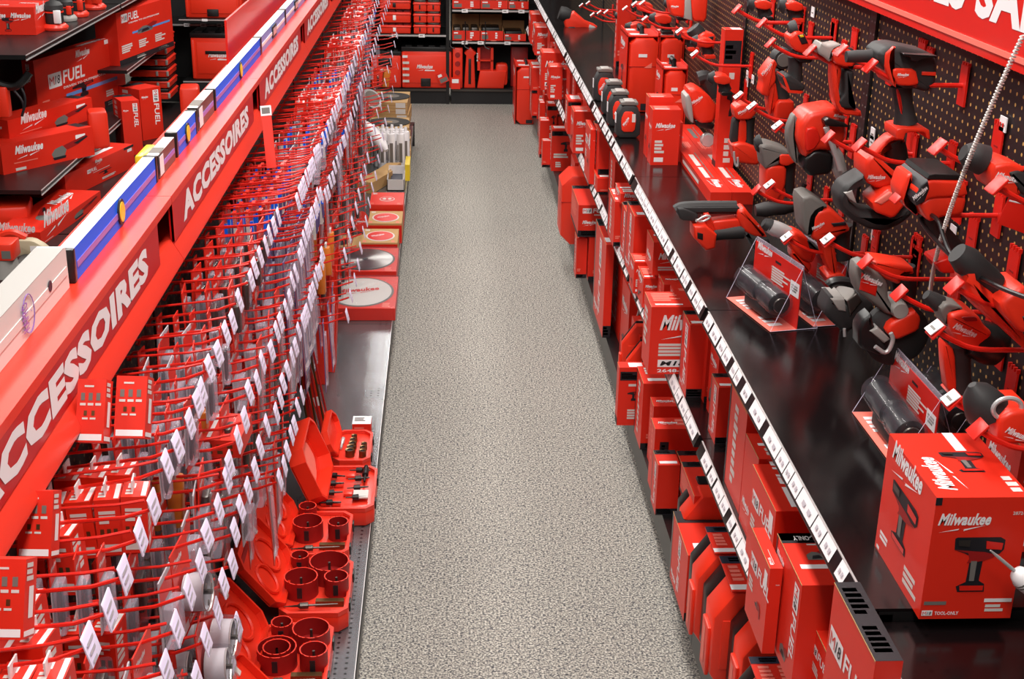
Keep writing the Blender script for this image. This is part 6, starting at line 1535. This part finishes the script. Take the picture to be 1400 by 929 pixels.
q = MB(); q.rbox((-.07,-.05,-.02),(.03,.05,.045),'plastic',.012,'z'); q.box((-.01,-.051,-.01),(.022,-.05,.02),'grey'); q.build('body', t)
q = MB(); q.lathe((-.02,0,-.09),(-.02,0,-.02),[(0,.055),(.5,.05),(1,.045)],'lightgrey',20); q.build('foot', t)
t = empty('power_tool', un(18,130,x=-2.0), 'dark tool with black cord hanging at the left edge', 'power tool')
q = MB(); q.tube(smooth_path([Vector((-.10,0,.07)),Vector((0,0,.03)),Vector((.05,0,.06)),Vector((.08,.02,.10))]), .018, 'black', 8); q.rbox((-.09,-.03,-.10),(-.02,.03,.04),'plastic',.01,'z'); q.build('body', t)
q = MB(); q.tube(smooth_path([Vector((0,0,.03)),Vector((.05,0,-.04)),Vector((.02,0,-.12)),Vector((.06,0,-.02)),Vector((.03,.01,.05))]), .006, 'ink', 6); q.build('cord', t)
# stack of organisers and storage boxes against the far left end
gondola_back(-2.40,-1.32,(.58,),'at the far left corner')
packout('storage_box', 'red storage box with black lid and handle, far left end', -1.80, .25, .40, .325, .30, y=9.55, latch='m', group='storage boxes at the far left end')
q = MB(); q.box((-1.86,9.50,.235),(-.72,9.98,.249),'black'); q.box((-1.86,9.497,.236),(-.72,9.50,.244),'steel'); tag(q.build('low_shelf'), 'low black shelf under the storage box at far left end', 'shelf')
q = MB(); q.box((-1.86,9.50,0),(-.72,9.98,.234),'kick'); tag(q.build('shelf_plinth'), 'black plinth below the low shelf at far left end', 'plinth')
q = MB(); q.box((-1.86,9.50,.665),(-.72,9.98,.68),'black'); q.box((-1.86,9.497,.668),(-.72,9.50,.676),'steel'); q.box((-1.70,9.495,.664),(-1.66,9.4965,.68),'white'); tag(q.build('upper_shelf'), 'upper black shelf carrying a red tote at far left end', 'shelf')
packout('storage_box', 'red tote at the top edge above the storage box', -1.82, .681, .40, .25, .28, y=9.55, logo=False, group='storage boxes at the far left end')
for k in range(6):
    t = empty('organizer', (-1.93,9.05,.20+.075*k), '%s organiser from the bottom of the black lidded stack, left' % ORD[k], 'storage box', 'stack of black lidded organisers')
    q = MB(); q.rbox((-.20,0,0),(.06,.30,.045),'plastic',.008,'z'); q.rbox((-.205,-.004,.032),(.065,.30,.040),'band',.003,'z'); q.build('tray', t)
    q = MB(); q.rbox((-.195,.004,.045),(.055,.29,.068),'black',.008,'z'); q.build('lid', t)
    for j in (0,1):
        q = MB(); q.rbox((-.02+.07*j,-.008,.008),(-.005+.07*j,.0,.04),'lightgrey',.002,'z'); q.build('latch', t)
for i in range(2):
    t = empty('thermos', (-1.30+.115*i,9.62,.681), ['left','right'][i]+' black and red flask with silver cap behind the levels', 'flask', 'black and red flasks')
    q = MB(); q.lathe((0,0,0),(0,0,.16),[(0,.045),(.55,.045),(.56,.046),(1,.046)],'plastic',20); q.build('body', t)
    q = MB(); q.lathe((0,0,0),(0,0,.06),[(0,.0465),(1,.0465)],'black',20); q.build('base', t)
    q = MB(); q.lathe((0,0,.16),(0,0,.20),[(0,.040),(.5,.042),(1,.036)],'steel',20); q.lathe((0,0,.20),(0,0,.24),[(0,.040),(1,.036)],'black',20); q.build('cap', t)
